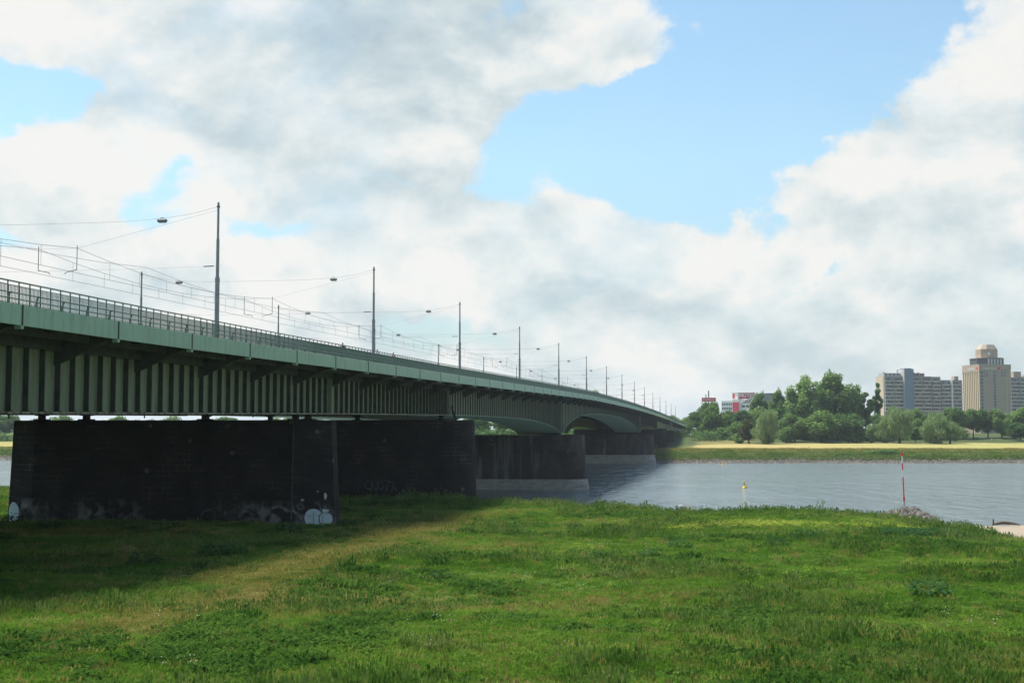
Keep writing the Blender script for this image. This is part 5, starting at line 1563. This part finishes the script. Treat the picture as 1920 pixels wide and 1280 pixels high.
V, F = rocks(620, groyne_rocks, (.3, .9), 9)
V2, F2 = rocks(300, lambda r, n: (lambda x, y: np.stack([x, y, np.maximum(ground_z(x, y), -.3) + .1], -1))(50 + r.normal(size=n) * 2.2, 158 + r.random(n) * 20), (.4, 1.0), 10)
rk = bpy.data.objects.new('groyne_rocks', mesh_from('groyne_rocks', np.concatenate([V, V2]), np.concatenate([F, F2 + len(V)]), ROCK)); C.objects.link(rk)
tag(rk, kind='stuff', label='pale rock heap at the water edge around the striped marker pole', cat='rocks')

# striped river marker pole
mp_ = empty('marker_pole', (at_x(1692.5, 182), 182, z_at(947, 182))); tag(mp_, 'slim red and white banded marker pole standing on the rock heap', 'marker pole')
def mz(py): return z_at(py, 182) - z_at(947, 182)
lean = lambda z: (-.028 * z, 0, z)
for a, b_, r_, m_, nm in ((947, 938.5, .14, CONCL, 'base'), (938.5, 930.6, .135, RED, 'red_sleeve'), (930.6, 894, .085, RED, 'red_band'), (894, 880.4, .085, WHITE, 'white_band'), (880.4, 868.3, .085, RED, 'red_band'), (868.3, 854.3, .085, WHITE, 'white_band'), (854.3, 848, .16, RED, 'top_mark')):
    MB().tube([lean(mz(a)), lean(mz(b_))], r_, 12).build(nm, m_, mp_, off=(0, 0, 0))

# buoys
def buoy(px, Y, s, label):
    b_ = empty('buoy', (at_x(px, Y), Y, 0)); tag(b_, label, 'buoy', 'yellow buoys'); b_.scale = (s, s, s); b_.rotation_euler = (R(3), R(-9), 0)
    MB().lathe([(.25, -.35), (.50, -.2), (.52, .12), (.40, .26), (.20, .36)], 16).build('float', YELLOW, b_, off=(0, 0, 0), smooth=True)
    MB().lathe([(.17, .34), (.13, .95), (.11, 1.0)], 12).build('mast', YELLOW, b_, off=(0, 0, 0))
    MB().lathe([(.05, 1.0), (.19, 1.06), (.19, 1.28), (.05, 1.34)], 12).build('top_mark', YELLOW, b_, off=(0, 0, 0))


buoy(1395, 270, 1.0, 'yellow buoy floating in the middle of the river, nearer of the two')
buoy(1354, 450, .85, 'small yellow buoy close to the far shore')


def bench(px, Y, label):
    x = at_x(px, Y); b_ = empty('picnic_bench', (x, Y, float(ground_z(x, Y))), .2); tag(b_, label, 'bench', 'benches on the far meadow')
    for q in range(3): build_local(b_, MB().box(-.95, .95, -.28 + q * .2, -.12 + q * .2, .72, .77), 'table_top', CONCL)
    for s in (-1, 1):
        build_local(b_, MB().box(-.95, .95, s * .72 - .14, s * .72 + .14, .44, .48), 'seat', CONCL)
        build_local(b_, MB().bar((s * .7, -.75, .42), (s * .7, .75, .42), .07), 'cross_beam', CONCL)
        for f_ in (-1, 1): build_local(b_, MB().bar((s * .7, f_ * .7, 0), (s * .7, f_ * .2, .72), .08), 'leg', CONCL)


bench(1830, 628, 'pale picnic bench on the meadow below the dark avenue trees')
bench(1902, 632, 'pale picnic bench near the right edge of the far meadow')
xq = at_x(1858, 618)
ps = empty('person', (xq, 618, float(ground_z(xq, 618)))); tag(ps, 'person in a dark top and light trousers sitting in the far meadow', 'person')
body('body', [(0, 0, .12), (0, .02, .38), (0, .0, .58), (0, 0, .70), (0, -.02, .80), (0, -.01, .88), (.09, -.1, .12), (.1, -.45, .34), (.1, -.7, .06), (-.09, -.1, .12), (-.12, -.42, .36), (-.12, -.68, .06), (.19, 0, .56), (.24, -.12, .34), (.16, -.34, .32), (-.19, 0, .56), (-.24, -.12, .34), (-.16, -.34, .34)],
     [(0, 1), (1, 2), (2, 3), (3, 4), (4, 5), (0, 6), (6, 7), (7, 8), (0, 9), (9, 10), (10, 11), (2, 12), (12, 13), (13, 14), (2, 15), (15, 16), (16, 17)],
     [.15, .15, .15, .06, .09, .07, .09, .06, .05, .09, .06, .05, .06, .045, .04, .06, .045, .04], SKIN, ps)
body('shirt', [(0, 0, .14), (0, .02, .38), (0, .0, .60), (.19, 0, .56), (.235, -.09, .4), (-.19, 0, .56), (-.235, -.09, .4)], [(0, 1), (1, 2), (2, 3), (3, 4), (2, 5), (5, 6)], [.17, .17, .165, .075, .06, .075, .06], CLOTH_K, ps)
body('trousers', [(0, 0, .13), (.09, -.1, .13), (.1, -.45, .35), (.1, -.66, .12), (-.09, -.1, .13), (-.12, -.42, .37), (-.12, -.64, .12)], [(0, 1), (1, 2), (2, 3), (0, 4), (4, 5), (5, 6)], [.165, .1, .075, .06, .1, .075, .06], WHITE, ps)
MB().lathe([(.04, .06), (.09, .03), (.1, -.04), (.08, -.1)], 10, (0, .02, .9)).build('hair', HAIR, ps, off=(0, 0, 0), smooth=True)


# parked cars on the far dike
def car(px, Y, paint, rz, label):
    x = at_x(px, Y); e_ = empty('parked_car', (x, Y, float(ground_z(x, Y)) + .02), rz); tag(e_, label, 'car', 'cars parked on the far dike')
    def hull(prof, w0): return [[(y, s * w0, z) for y, z in prof] for s in (-1, 1)]
    p1_ = [(-2.15, .35), (-2.2, .75), (-1.9, .95), (1.15, .95), (2.05, .8), (2.2, .55), (2.15, .35)]
    fixn(build_local(e_, MB().sweep([[(a, -.78, b_) for a, b_ in p1_], [(a, -.88, b_ * .98) for a, b_ in p1_], [(a, .88, b_ * .98) for a, b_ in p1_], [(a, .78, b_) for a, b_ in p1_]]), 'body', paint))
    p2_ = [(-1.8, .93), (-1.3, 1.42), (.2, 1.45), (1.0, .93)]
    cb = fixn(build_local(e_, MB().sweep([[(a, -.78, b_) for a, b_ in p2_], [(a * .93, -.64, b_) for a, b_ in p2_], [(a * .93, .64, b_) for a, b_ in p2_], [(a, .78, b_) for a, b_ in p2_]]), 'windows', GLASS))
    build_local(e_, MB().box(-1.2, .2, -.6, .6, 1.44, 1.48), 'roof', paint)
    for sx in (-1.35, 1.35):
        for sy in (-.8, .8):
            MB().tube([(sx, sy - .1, .32), (sx, sy + .1, .32)], .32, 14).build('wheel', TYRE, e_, off=(0, 0, 0))
    for sy in (-.6, .6): build_local(e_, MB().box(2.12, 2.2, sy - .15, sy + .15, .58, .7), 'headlight', LAMPD)


for px, Y, pm, rz, lb in ((1287, 672, CARP, .3, 'silver parked car in the shade beside the far bridge end'), (1293.5, 676, WHITE, 1.3, 'white parked car just outside the far bridge end'), (1303, 680, CARP, 1.4, 'silver parked car under the dark rounded tree'),
                          (1313, 682, CARK, 1.5, 'dark parked car left of the golden mound top'), (1324, 684, WHITE, 1.5, 'white parked car below the bright green rounded tree'), (1338, 684, CARK, 1.55, 'dark parked car right of the white one on the dike'), (1352, 686, CARR, 1.5, 'dark red parked car on the dike'),
                          (1366, 686, CARP, 1.6, 'silver parked car farthest right on the dike')):
    car(px, Y, pm, rz, lb)
# slim stakes in the far meadow
for px, lb in ((1516, 'thin dark stake in the far meadow below the tall trees'), (1617, 'thin pale stake in the far meadow right of the tall trees')):
    x = at_x(px, 505); o = MB().tube([(x, 505, float(ground_z(x, 505)) - .2), (x, 505, float(ground_z(x, 505)) + 1.1)], .07, 6).tube([(x - .2, 505, float(ground_z(x, 505)) + .9), (x + .2, 505, float(ground_z(x, 505)) + .9)], .04, 5).build('stake', BARK if px < 1600 else CONCL); tag(o, lb, 'stake')
# driftwood on the beach
x = at_x(1868, 166)
o = MB().tube([(x - 1.6, 163, .25), (x - .6, 163.2, .42), (x + .5, 163.1, .36), (x + 1.4, 162.6, .2)], [.14, .2, .17, .06], 7).build('driftwood', WOOD); tag(o, 'dark driftwood log at the tip of the sandy beach', 'driftwood')
x = at_x(1852, 166)
o = MB().tube([(x, 165, -.1), (x + .05, 165, .5), (x + .02, 165, .8)], [.12, .1, .06], 7).build('mooring_stump', WOOD); tag(o, 'short dark stump at the water edge by the beach', 'stump')

# ------------------------------------------------------------------ meadow: grass, weeds, flowers
HID = bpy.data.collections.new('sources')     # never linked to the scene


def grass_mat(name, ramp, scale=.12, trans=.4):
    m = bpy.data.materials.new(name); m.use_nodes = True
    t = m.node_tree; t.nodes.clear(); nn = t.nodes.new; ll = t.links.new
    g = nn('ShaderNodeNewGeometry'); n1 = nn('ShaderNodeTexNoise'); n1.inputs['Scale'].default_value = scale; n1.inputs['Detail'].default_value = 5; n1.inputs['Roughness'].default_value = .6
    mp = nn('ShaderNodeMapping'); mp.inputs['Scale'].default_value = (.6, 1, .2); ll(g.outputs['Position'], mp.inputs[0]); ll(mp.outputs[0], n1.inputs['Vector'])
    oi = nn('ShaderNodeObjectInfo')
    a = nn('ShaderNodeMath'); a.operation = 'MULTIPLY_ADD'; a.inputs[1].default_value = .34; a.inputs[2].default_value = -.17; ll(oi.outputs['Random'], a.inputs[0])
    b_ = nn('ShaderNodeMath'); b_.operation = 'MULTIPLY_ADD'; b_.inputs[1].default_value = .26; b_.inputs[2].default_value = -.13; ll(g.outputs['Random Per Island'], b_.inputs[0])
    c1 = nn('ShaderNodeMath'); c1.operation = 'ADD'; ll(a.outputs[0], c1.inputs[0]); ll(b_.outputs[0], c1.inputs[1])
    c2 = nn('ShaderNodeMath'); c2.operation = 'ADD'; ll(c1.outputs[0], c2.inputs[0]); ll(n1.outputs['Fac'], c2.inputs[1])
    r = nn('ShaderNodeValToRGB'); el_ = r.color_ramp.elements
    el_[0].position = ramp[0][0]; el_[0].color = (*ramp[0][1], 1); el_[1].position = ramp[-1][0]; el_[1].color = (*ramp[-1][1], 1)
    for p_, c_ in ramp[1:-1]: q = el_.new(p_); q.color = (*c_, 1)
    ll(c2.outputs[0], r.inputs[0])
    d = nn('ShaderNodeBsdfDiffuse'); tr = nn('ShaderNodeBsdfTranslucent'); mx_ = nn('ShaderNodeMixShader'); mx_.inputs[0].default_value = trans
    ll(r.outputs[0], d.inputs[0]); ll(r.outputs[0], tr.inputs[0]); ll(d.outputs[0], mx_.inputs[1]); ll(tr.outputs[0], mx_.inputs[2])
    o = nn('ShaderNodeOutputMaterial'); ll(mx_.outputs[0], o.inputs[0])
    return m


GM = grass_mat('grass_green', [(.22, (.055, .135, .015)), (.42, (.095, .205, .022)), (.6, (.145, .265, .034)), (.78, (.24, .31, .06))])
GT = grass_mat('grass_tall', [(.25, (.050, .115, .018)), (.5, (.10, .185, .03)), (.75, (.22, .26, .08))])
GDY = grass_mat('grass_dry', [(.25, (.15, .18, .035)), (.5, (.25, .235, .06)), (.75, (.36, .31, .11))])
GW = grass_mat('weeds_dark', [(.25, (.035, .090, .016)), (.5, (.065, .145, .024)), (.75, (.12, .21, .038))])


def blades(n, rad, h, w, bend, seed, seed_heads=0, leafy=False):
    r = random.Random(seed); V = []; F = []
    for i in range(n):
        a = r.uniform(0, 6.283); q = rad * math.sqrt(r.random()); x, y = q * math.cos(a), q * math.sin(a)
        hh = h * r.uniform(.55, 1.15); b_ = r.uniform(0, 6.283); bb = bend * r.uniform(.3, 1.2) * hh
        f_ = r.uniform(0, 3.14); dx, dy = math.cos(f_) * w / 2, math.sin(f_) * w / 2
        x1, y1 = x + math.cos(b_) * bb * .35, y + math.sin(b_) * bb * .35; x2, y2 = x + math.cos(b_) * bb, y + math.sin(b_) * bb
        z1 = hh * .6; z2 = hh * (1 - .25 * bend)
        k_ = len(V)
        ww = 1.5 if leafy else .8
        V += [(x - dx, y - dy, -.05), (x + dx, y + dy, -.05), (x1 + dx * ww, y1 + dy * ww, z1), (x1 - dx * ww, y1 - dy * ww, z1), (x2, y2, z2)]
        F += [(k_, k_ + 1, k_ + 2, k_ + 3), (k_ + 3, k_ + 2, k_ + 4)]
        if seed_heads and r.random() < seed_heads:
            k_ = len(V); s_ = w * 1.6
            V += [(x2 - s_, y2, z2 - .02), (x2 + s_, y2, z2 - .02), (x2 + s_ * .3, y2, z2 + .13), (x2 - s_ * .3, y2, z2 + .13)]
            F += [(k_, k_ + 1, k_ + 2, k_ + 3)]
    return V, F


def leafy(n, rad, h, size, seed):
    """broad leaves on short stems"""
    r = random.Random(seed); V = []; F = []
    for i in range(n):
        a = r.uniform(0, 6.283); q = rad * math.sqrt(r.random()); z = h * (1 - (q / rad) ** 2 * .55) * r.uniform(.25, 1.05)
        x, y = q * math.cos(a), q * math.sin(a); L_ = size * r.uniform(.6, 1.2); w_ = L_ * .34
        ux, uy = math.cos(a + r.uniform(-.8, .8)), math.sin(a + r.uniform(-.8, .8)); t_ = r.uniform(-.5, .35)
        k_ = len(V)
        V += [(x, y, z), (x + ux * L_ * .45 - uy * w_, y + uy * L_ * .45 + ux * w_, z + t_ * L_ * .5 + .02), (x + ux * L_, y + uy * L_, z + t_ * L_ - .03), (x + ux * L_ * .45 + uy * w_, y + uy * L_ * .45 - ux * w_, z + t_ * L_ * .5 + .02)]
        F += [(k_, k_ + 1, k_ + 2, k_ + 3)]
    return V, F


def flowers(n, rad, h, size, seed):
    r = random.Random(seed); V = []; F = []
    for i in range(n):
        a = r.uniform(0, 6.283); q = rad * math.sqrt(r.random()); x, y = q * math.cos(a), q * math.sin(a); z = h * r.uniform(.7, 1.1)
        k_ = len(V); s_ = size * r.uniform(.5, 1.1)
        V += [(x, y, z + .015)] + [(x + s_ * math.cos(j * 1.047), y + s_ * math.sin(j * 1.047), z - .01) for j in range(6)]
        F += [(k_, k_ + 1 + j, k_ + 1 + (j + 1) % 6) for j in range(6)]
    return V, F


def src(name, VF, m):
    me = bpy.data.meshes.new(name); me.from_pydata(VF[0], [], VF[1]); me.materials.append(m)
    o = bpy.data.objects.new(name, me); HID.objects.link(o); return o


def scatter(name, P, rot, scl, kinds, sources, label, cat):
    """one stuff object: points carry rotation, scale and kind, geometry nodes put a tuft on each"""
    me = bpy.data.meshes.new(name); me.vertices.add(len(P)); me.vertices.foreach_set('co', np.asarray(P, np.float32).reshape(-1))
    for nm, dat, ty in (('rot', rot, 'FLOAT_VECTOR'), ('scl', scl, 'FLOAT_VECTOR')):
        at_ = me.attributes.new(nm, ty, 'POINT'); at_.data.foreach_set('vector', np.asarray(dat, np.float32).reshape(-1))
    at_ = me.attributes.new('kd', 'INT', 'POINT'); at_.data.foreach_set('value', np.asarray(kinds, np.int32))
    me.update()
    o = bpy.data.objects.new(name, me); C.objects.link(o)
    ng = bpy.data.node_groups.new(name, 'GeometryNodeTree')
    ng.interface.new_socket('Geometry', in_out='INPUT', socket_type='NodeSocketGeometry'); ng.interface.new_socket('Geometry', in_out='OUTPUT', socket_type='NodeSocketGeometry')
    gi = ng.nodes.new('NodeGroupInput'); gout = ng.nodes.new('NodeGroupOutput'); jn = ng.nodes.new('GeometryNodeJoinGeometry')
    def named(nm, ty):
        n_ = ng.nodes.new('GeometryNodeInputNamedAttribute'); n_.data_type = ty; n_.inputs['Name'].default_value = nm; return n_.outputs['Attribute']
    ra, sa, ka = named('rot', 'FLOAT_VECTOR'), named('scl', 'FLOAT_VECTOR'), named('kd', 'INT')
    for i, s in enumerate(sources):
        ip = ng.nodes.new('GeometryNodeInstanceOnPoints'); oi = ng.nodes.new('GeometryNodeObjectInfo'); oi.inputs['Object'].default_value = s
        cmp_ = ng.nodes.new('FunctionNodeCompare'); cmp_.data_type = 'INT'; cmp_.operation = 'EQUAL'
        ng.links.new(ka, cmp_.inputs[2]); cmp_.inputs[3].default_value = i
        ng.links.new(gi.outputs[0], ip.inputs['Points']); ng.links.new(cmp_.outputs[0], ip.inputs['Selection']); ng.links.new(oi.outputs['Geometry'], ip.inputs['Instance'])
        ng.links.new(ra, ip.inputs['Rotation']); ng.links.new(sa, ip.inputs['Scale']); ng.links.new(ip.outputs[0], jn.inputs[0])
    ng.links.new(jn.outputs[0], gout.inputs[0])
    md = o.modifiers.new('scatter', 'NODES'); md.node_group = ng
    tag(o, label, cat, kind='stuff')
    return o


def field_points(k0, pw, y0, y1, wide=.56):
    """points thinning out with distance, over the near bank"""
    out = []
    yy = y0
    while yy < y1:
        dy = 2.0; hw = wide * yy + 8; dens_ = k0 * (45.0 / max(yy, 32)) ** pw
        n_ = int(dens_ * dy * hw * 2)
        out.append(np.stack([rng.uniform(-hw, hw, n_), rng.uniform(yy, yy + dy, n_)], -1)); yy += dy
    P = np.concatenate(out)
    keep = P[:, 1] < edge_y(P[:, 0]) + 2.5 + rng.normal(size=len(P)) * .6
    # clear of the piers
    for tc, hf, Da, Db in ((111.2, 2.9, 34.3, 65.8), (158.4, 3.3, 31.2, 67)):
        tq = P[:, 0] * sP + P[:, 1] * cP; Dq = -P[:, 0] * cP + P[:, 1] * sP
        keep &= ~((abs(tq - tc) < hf) & (Dq > Da) & (Dq < Db))
    return P[keep]


P = field_points(17.0, 1.15, 29, 214)
n_ = len(P)
tm_ = track_mask(P[:, 0], P[:, 1])
tall = vnoise(P[:, 0], P[:, 1], 7.5, 41) * .6 + vnoise(P[:, 0], P[:, 1] * 1.6, 2.6, 42) * .4
dark = vnoise(P[:, 0] * .6, P[:, 1] * 1.1, 5.5, 43) * .6 + vnoise(P[:, 0], P[:, 1], 1.9, 44) * .4
edge = np.exp(-((P[:, 1] - edge_y(P[:, 0]) + 2.0) / 5.0) ** 2)
u = rng.random(n_)
kinds = rng.integers(0, 3, n_)                                   # green tufts
kinds = np.where((tall > .60) & (u < .35), 3, kinds)
kinds = np.where(rng.random(n_) < .05, 6, kinds)              # tall grass with seed heads
kinds = np.where((dark > .69) & (u < .4), 4, kinds)
kinds = np.where((vnoise(P[:, 0] * 1.4, P[:, 1], 3.1, 47) > .80) & (u > .5) & (u < .85), 5, kinds)   # dark weeds
kinds = np.where((edge > .3) & (u < .3), 3, kinds)
kinds = np.where(u > 1 - tm_ * .92, 6, kinds)
pale = np.exp(-(((P[:, 0] - 11.5) / 5) ** 2 + ((P[:, 1] - 37) / 5.5) ** 2))
kinds = np.where(rng.random(n_) < pale * .5, np.where(u < .5, 3, 6), kinds)                     # dry
kinds = np.where((vnoise(P[:, 0], P[:, 1], 4, 45) > .62) & (rng.random(n_) < .12), 7, kinds)
sbase = .75 + .55 * rng.random(n_) + np.clip(P[:, 1] - 60, 0, 90) / 150
hh = sbase * (.62 + .55 * np.clip(tall - .35, 0, .5) * 2) * (1 + .1 * edge) * .8 * (1 - .5 * tm_)
hh = np.where(rng.random(n_) < .03, hh * 1.7, hh)
tq_ = P[:, 0] * sP + P[:, 1] * cP; Dq_ = -P[:, 0] * cP + P[:, 1] * sP
hh = np.where((tq_ > 101) & (tq_ < 114) & (Dq_ > 31.5) & (Dq_ < 68), hh * .4, hh)
scl = np.stack([sbase * 1.1, sbase * 1.1, hh], -1)
rot = np.stack([rng.normal(size=n_) * .12, rng.normal(size=n_) * .12, rng.random(n_) * 6.28], -1)
PP = np.concatenate([P, (ground_z(P[:, 0], P[:, 1]) - .02)[:, None]], 1)
SRC = [src('tuft_a', blades(34, .24, .30, .020, .7, 1), GM), src('tuft_b', blades(30, .26, .36, .022, .9, 2), GM), src('tuft_c', blades(38, .22, .24, .018, .6, 3), GM),
       src('tall_tuft', blades(26, .22, .50, .018, .5, 4, .35), GT), src('weed_a', blades(34, .28, .46, .045, .6, 5, 0, True), GW), src('weed_b', leafy(46, .34, .36, .12, 6), GW),
       src('dry_tuft', blades(34, .24, .34, .018, .8, 7, .3), GDY), src('clover', leafy(40, .30, .18, .09, 8), GM)]
print('tufts', n_)
scatter('meadow_grass', PP, rot, scl, kinds, SRC, 'long green grass and weeds covering the near bank', 'grass')

# flowers: white umbels in loose groups, yellow ones in patches near the water
def gp(px, py):
    d = ray(px, py); lo_, hi_ = 20.0, 400.0; Y = 25.0
    while Y < 240:
        if CAMZ + d[2] / d[1] * Y < float(ground_z(d[0] / d[1] * Y, Y)) + .15: break
        Y += .5
    return d[0] / d[1] * Y, Y


FW = []
for px, py, n_w, sp in ((145, 1075, 20, 1.5), (250, 1140, 26, 1.1), (225, 1040, 10, 3), (285, 1020, 16, 2), (330, 1180, 24, 2.0), (345, 1265, 20, 1.0), (370, 1090, 18, 2), (600, 1000, 14, 1.4), (650, 1003, 14, 1.2), (715, 1105, 14, .8),
                        (785, 1012, 30, 1.3), (830, 1002, 10, 1), (1075, 1030, 30, 3), (980, 1095, 24, 2.5), (790, 1175, 18, 1), (800, 1185, 20, 3), (1140, 1080, 30, 3.2), (1060, 1110, 20, 2), (1440, 1060, 20, 4), (1330, 1040, 14, 3), (1780, 1165, 16, 1.0), (1860, 1175, 14, 1), (1795, 980, 16, 2), (900, 934, 8, .6), (915, 934, 10, .7), (1010, 1085, 12, 2)):
    x, y = gp(px, py)
    for q in range(max(3, int(n_w * .13))): FW.append((x + random.gauss(0, sp * .5), y + random.gauss(0, sp * .8)))
FW = np.array(FW); m_ = len(FW)
YF = []
for px, py, n_w, sx, sy in ((1375, 985, 420, 4.0, 3.0), (1410, 988, 300, 3.0, 2), (1475, 985, 260, 3, 2.2), (1290, 992, 160, 1.6, 1.2), (1700, 992, 260, 5.0, 1.6), (1500, 1080, 20, 5, 3), (1085, 1030, 50, 1.8, 1.2), (1180, 960, 60, 5, 1.5), (1570, 988, 80, 3, 1.5)):
    x, y = gp(px, py)
    for q in range(n_w // 2): YF.append((x + random.gauss(0, sx * .6), y + random.gauss(0, sy)))
YF = np.array(YF)
FP = np.concatenate([FW, YF]); kd = np.concatenate([np.zeros(m_, int), np.ones(len(YF), int)])
s_ = .8 + .5 * rng.random(len(FP))
scatter('wildflowers', np.concatenate([FP, ground_z(FP[:, 0], FP[:, 1])[:, None]], 1), np.stack([0 * s_, 0 * s_, rng.random(len(s_)) * 6.28], -1), np.stack([s_] * 3, -1), kd,
        [src('umbel', flowers(4, .16, .46, .022, 11), PETALS), src('yellow_head', flowers(9, .30, .48, .026, 12), YPETALS)], 'white and yellow flower heads scattered in the near meadow', 'flowers')

# single broad leaved plants that can be told apart
DOCK = [src('dock_%d' % i, leafy(260, .75, .80, .19, 60 + i), LEAF_DOCK) for i in range(3)]
dn = 0
PLANTS = [(650, 985, 1.3, 'dark leafy dock plant right beside the painted pier corner'), (672, 980, 1.0, 'leafy plant just right of the one at the painted pier corner'), (965, 995, 1.2, 'dark leafy plant in front of the second pier nose'), (735, 985, .8, 'small dark leafy plant between the first and second pier'),
          (540, 1000, 1.8, 'large leafy clump under the painted end of the nearest pier'), (500, 1002, 1.3, 'leafy clump left of the large one at the pier foot'), (400, 1040, 1.4, 'leafy weed clump in the bridge shade, middle of the slope'), (270, 1055, 1.5, 'leafy weed clump in deep shade before the broad pier face'),
          (440, 1035, 1.2, 'leafy weed with pale leaf tops right of the shaded clump'), (25, 985, 2.0, 'dark bushy weeds at the far left pier foot'), (90, 990, 1.5, 'dark weeds before the far left corner of the near pier'), (822, 1082, .9, 'single dark leafy plant in the middle of the meadow'),
          (1080, 990, 1.1, 'leafy plant before the tall bank grass, left of centre'), (1275, 1025, 1.3, 'dark leafy plant on the open meadow below the buoy'), (1215, 1040, 1.0, 'leafy plant left of the one below the buoy'), (1455, 1022, 1.2, 'dark leafy plant behind the yellow flower patch'),
          (1505, 1008, 1.5, 'dark leafy plant right of the main yellow flowers'), (1545, 1006, 1.2, 'dark leafy plant farther right of the yellow flowers'), (1855, 998, 1.1, 'lone leafy plant on the sand of the beach'), (1785, 978, 2.1, 'tall dark weeds at the right tip of the bank before the beach'), (1808, 985, 1.5, 'leafy weeds where the grass meets the sand'), (1745, 1112, 1.4, 'dark round grass clump on the lower right meadow'),
          (1120, 1045, 1.0, 'small leafy plant in the middle meadow below the river pier')]
for px, py, s, lb in PLANTS:
    x, y = gp(px, py)
    o = bpy.data.objects.new('dock_plant', DOCK[dn % 3].data); C.objects.link(o); dn += 1
    o.location = (x, y, float(ground_z(x, y)) - .02); o.rotation_euler = (0, 0, random.uniform(0, 6)); s *= .8; o.scale = (s, s, s * .95)
    tag(o, lb, 'plant', 'broad leaved plants in the meadow')
Q = []
x0_, y0_ = gp(1655, 1003); x1_, y1_ = gp(1790, 1006)
for q in range(80):
    u_ = q / 79; Q.append((x0_ + (x1_ - x0_) * u_ + random.gauss(0, .5), y0_ + (y1_ - y0_) * u_ + random.gauss(0, 1.4)))
Q = np.array(Q); s_ = .6 + .35 * rng.random(len(Q))
scatter('nettle_patch', np.concatenate([Q, ground_z(Q[:, 0], Q[:, 1])[:, None]], 1), np.stack([0 * s_, 0 * s_, s_ * 9], -1), np.stack([s_] * 3, -1), np.arange(len(Q)) % 3, DOCK, 'long dark leafy weed patch in front of the bank edge at the right', 'weeds')

# far slope grass: coarse tufts give the far meadow edge and river slope a rough outline
xq = rng.uniform(-330, 330, 26000); dq = rng.uniform(3.8, 30, 26000); yq = far_y(xq) + dq
sf = 1.4 + 1.4 * rng.random(len(xq)); ok = ~((abs(xq * sP + yq * cP - 467) < 5) & (-xq * cP + yq * sP > 29))
xq, yq, dq, sf = xq[ok], yq[ok], dq[ok], sf[ok]
scatter('bank_grass', np.stack([xq, yq, ground_z(xq, yq) - .05], -1), np.stack([0 * sf, 0 * sf, rng.random(len(sf)) * 6.28], -1), np.stack([sf * 1.4, sf * 1.4, sf], -1), np.where(dq + rng.normal(size=len(dq)) * 5 > 19, 1, 0),
        [src('bank_tuft', blades(14, .35, .36, .07, .6, 20), GT), src('bank_dry', blades(14, .35, .30, .07, .6, 21), GDY)], 'rough grass on the slope of the far bank', 'grass')

# ------------------------------------------------------------------ haze
hz_m = bpy.data.materials.new('haze'); hz_m.use_nodes = True
t = hz_m.node_tree; t.nodes.clear()
pvn = t.nodes.new('ShaderNodeVolumePrincipled'); pvn.inputs['Color'].default_value = (0.80, 0.90, 1.0, 1); pvn.inputs['Density'].default_value = 0.00009; pvn.inputs['Anisotropy'].default_value = 0.2
on = t.nodes.new('ShaderNodeOutputMaterial'); t.links.new(pvn.outputs[0], on.inputs['Volume'])
hz = MB().box(-7100, 7100, -90, 9300, -6, 95).build('haze', hz_m); tag(hz, kind='stuff', label='thin pale summer haze over the river', cat='haze')
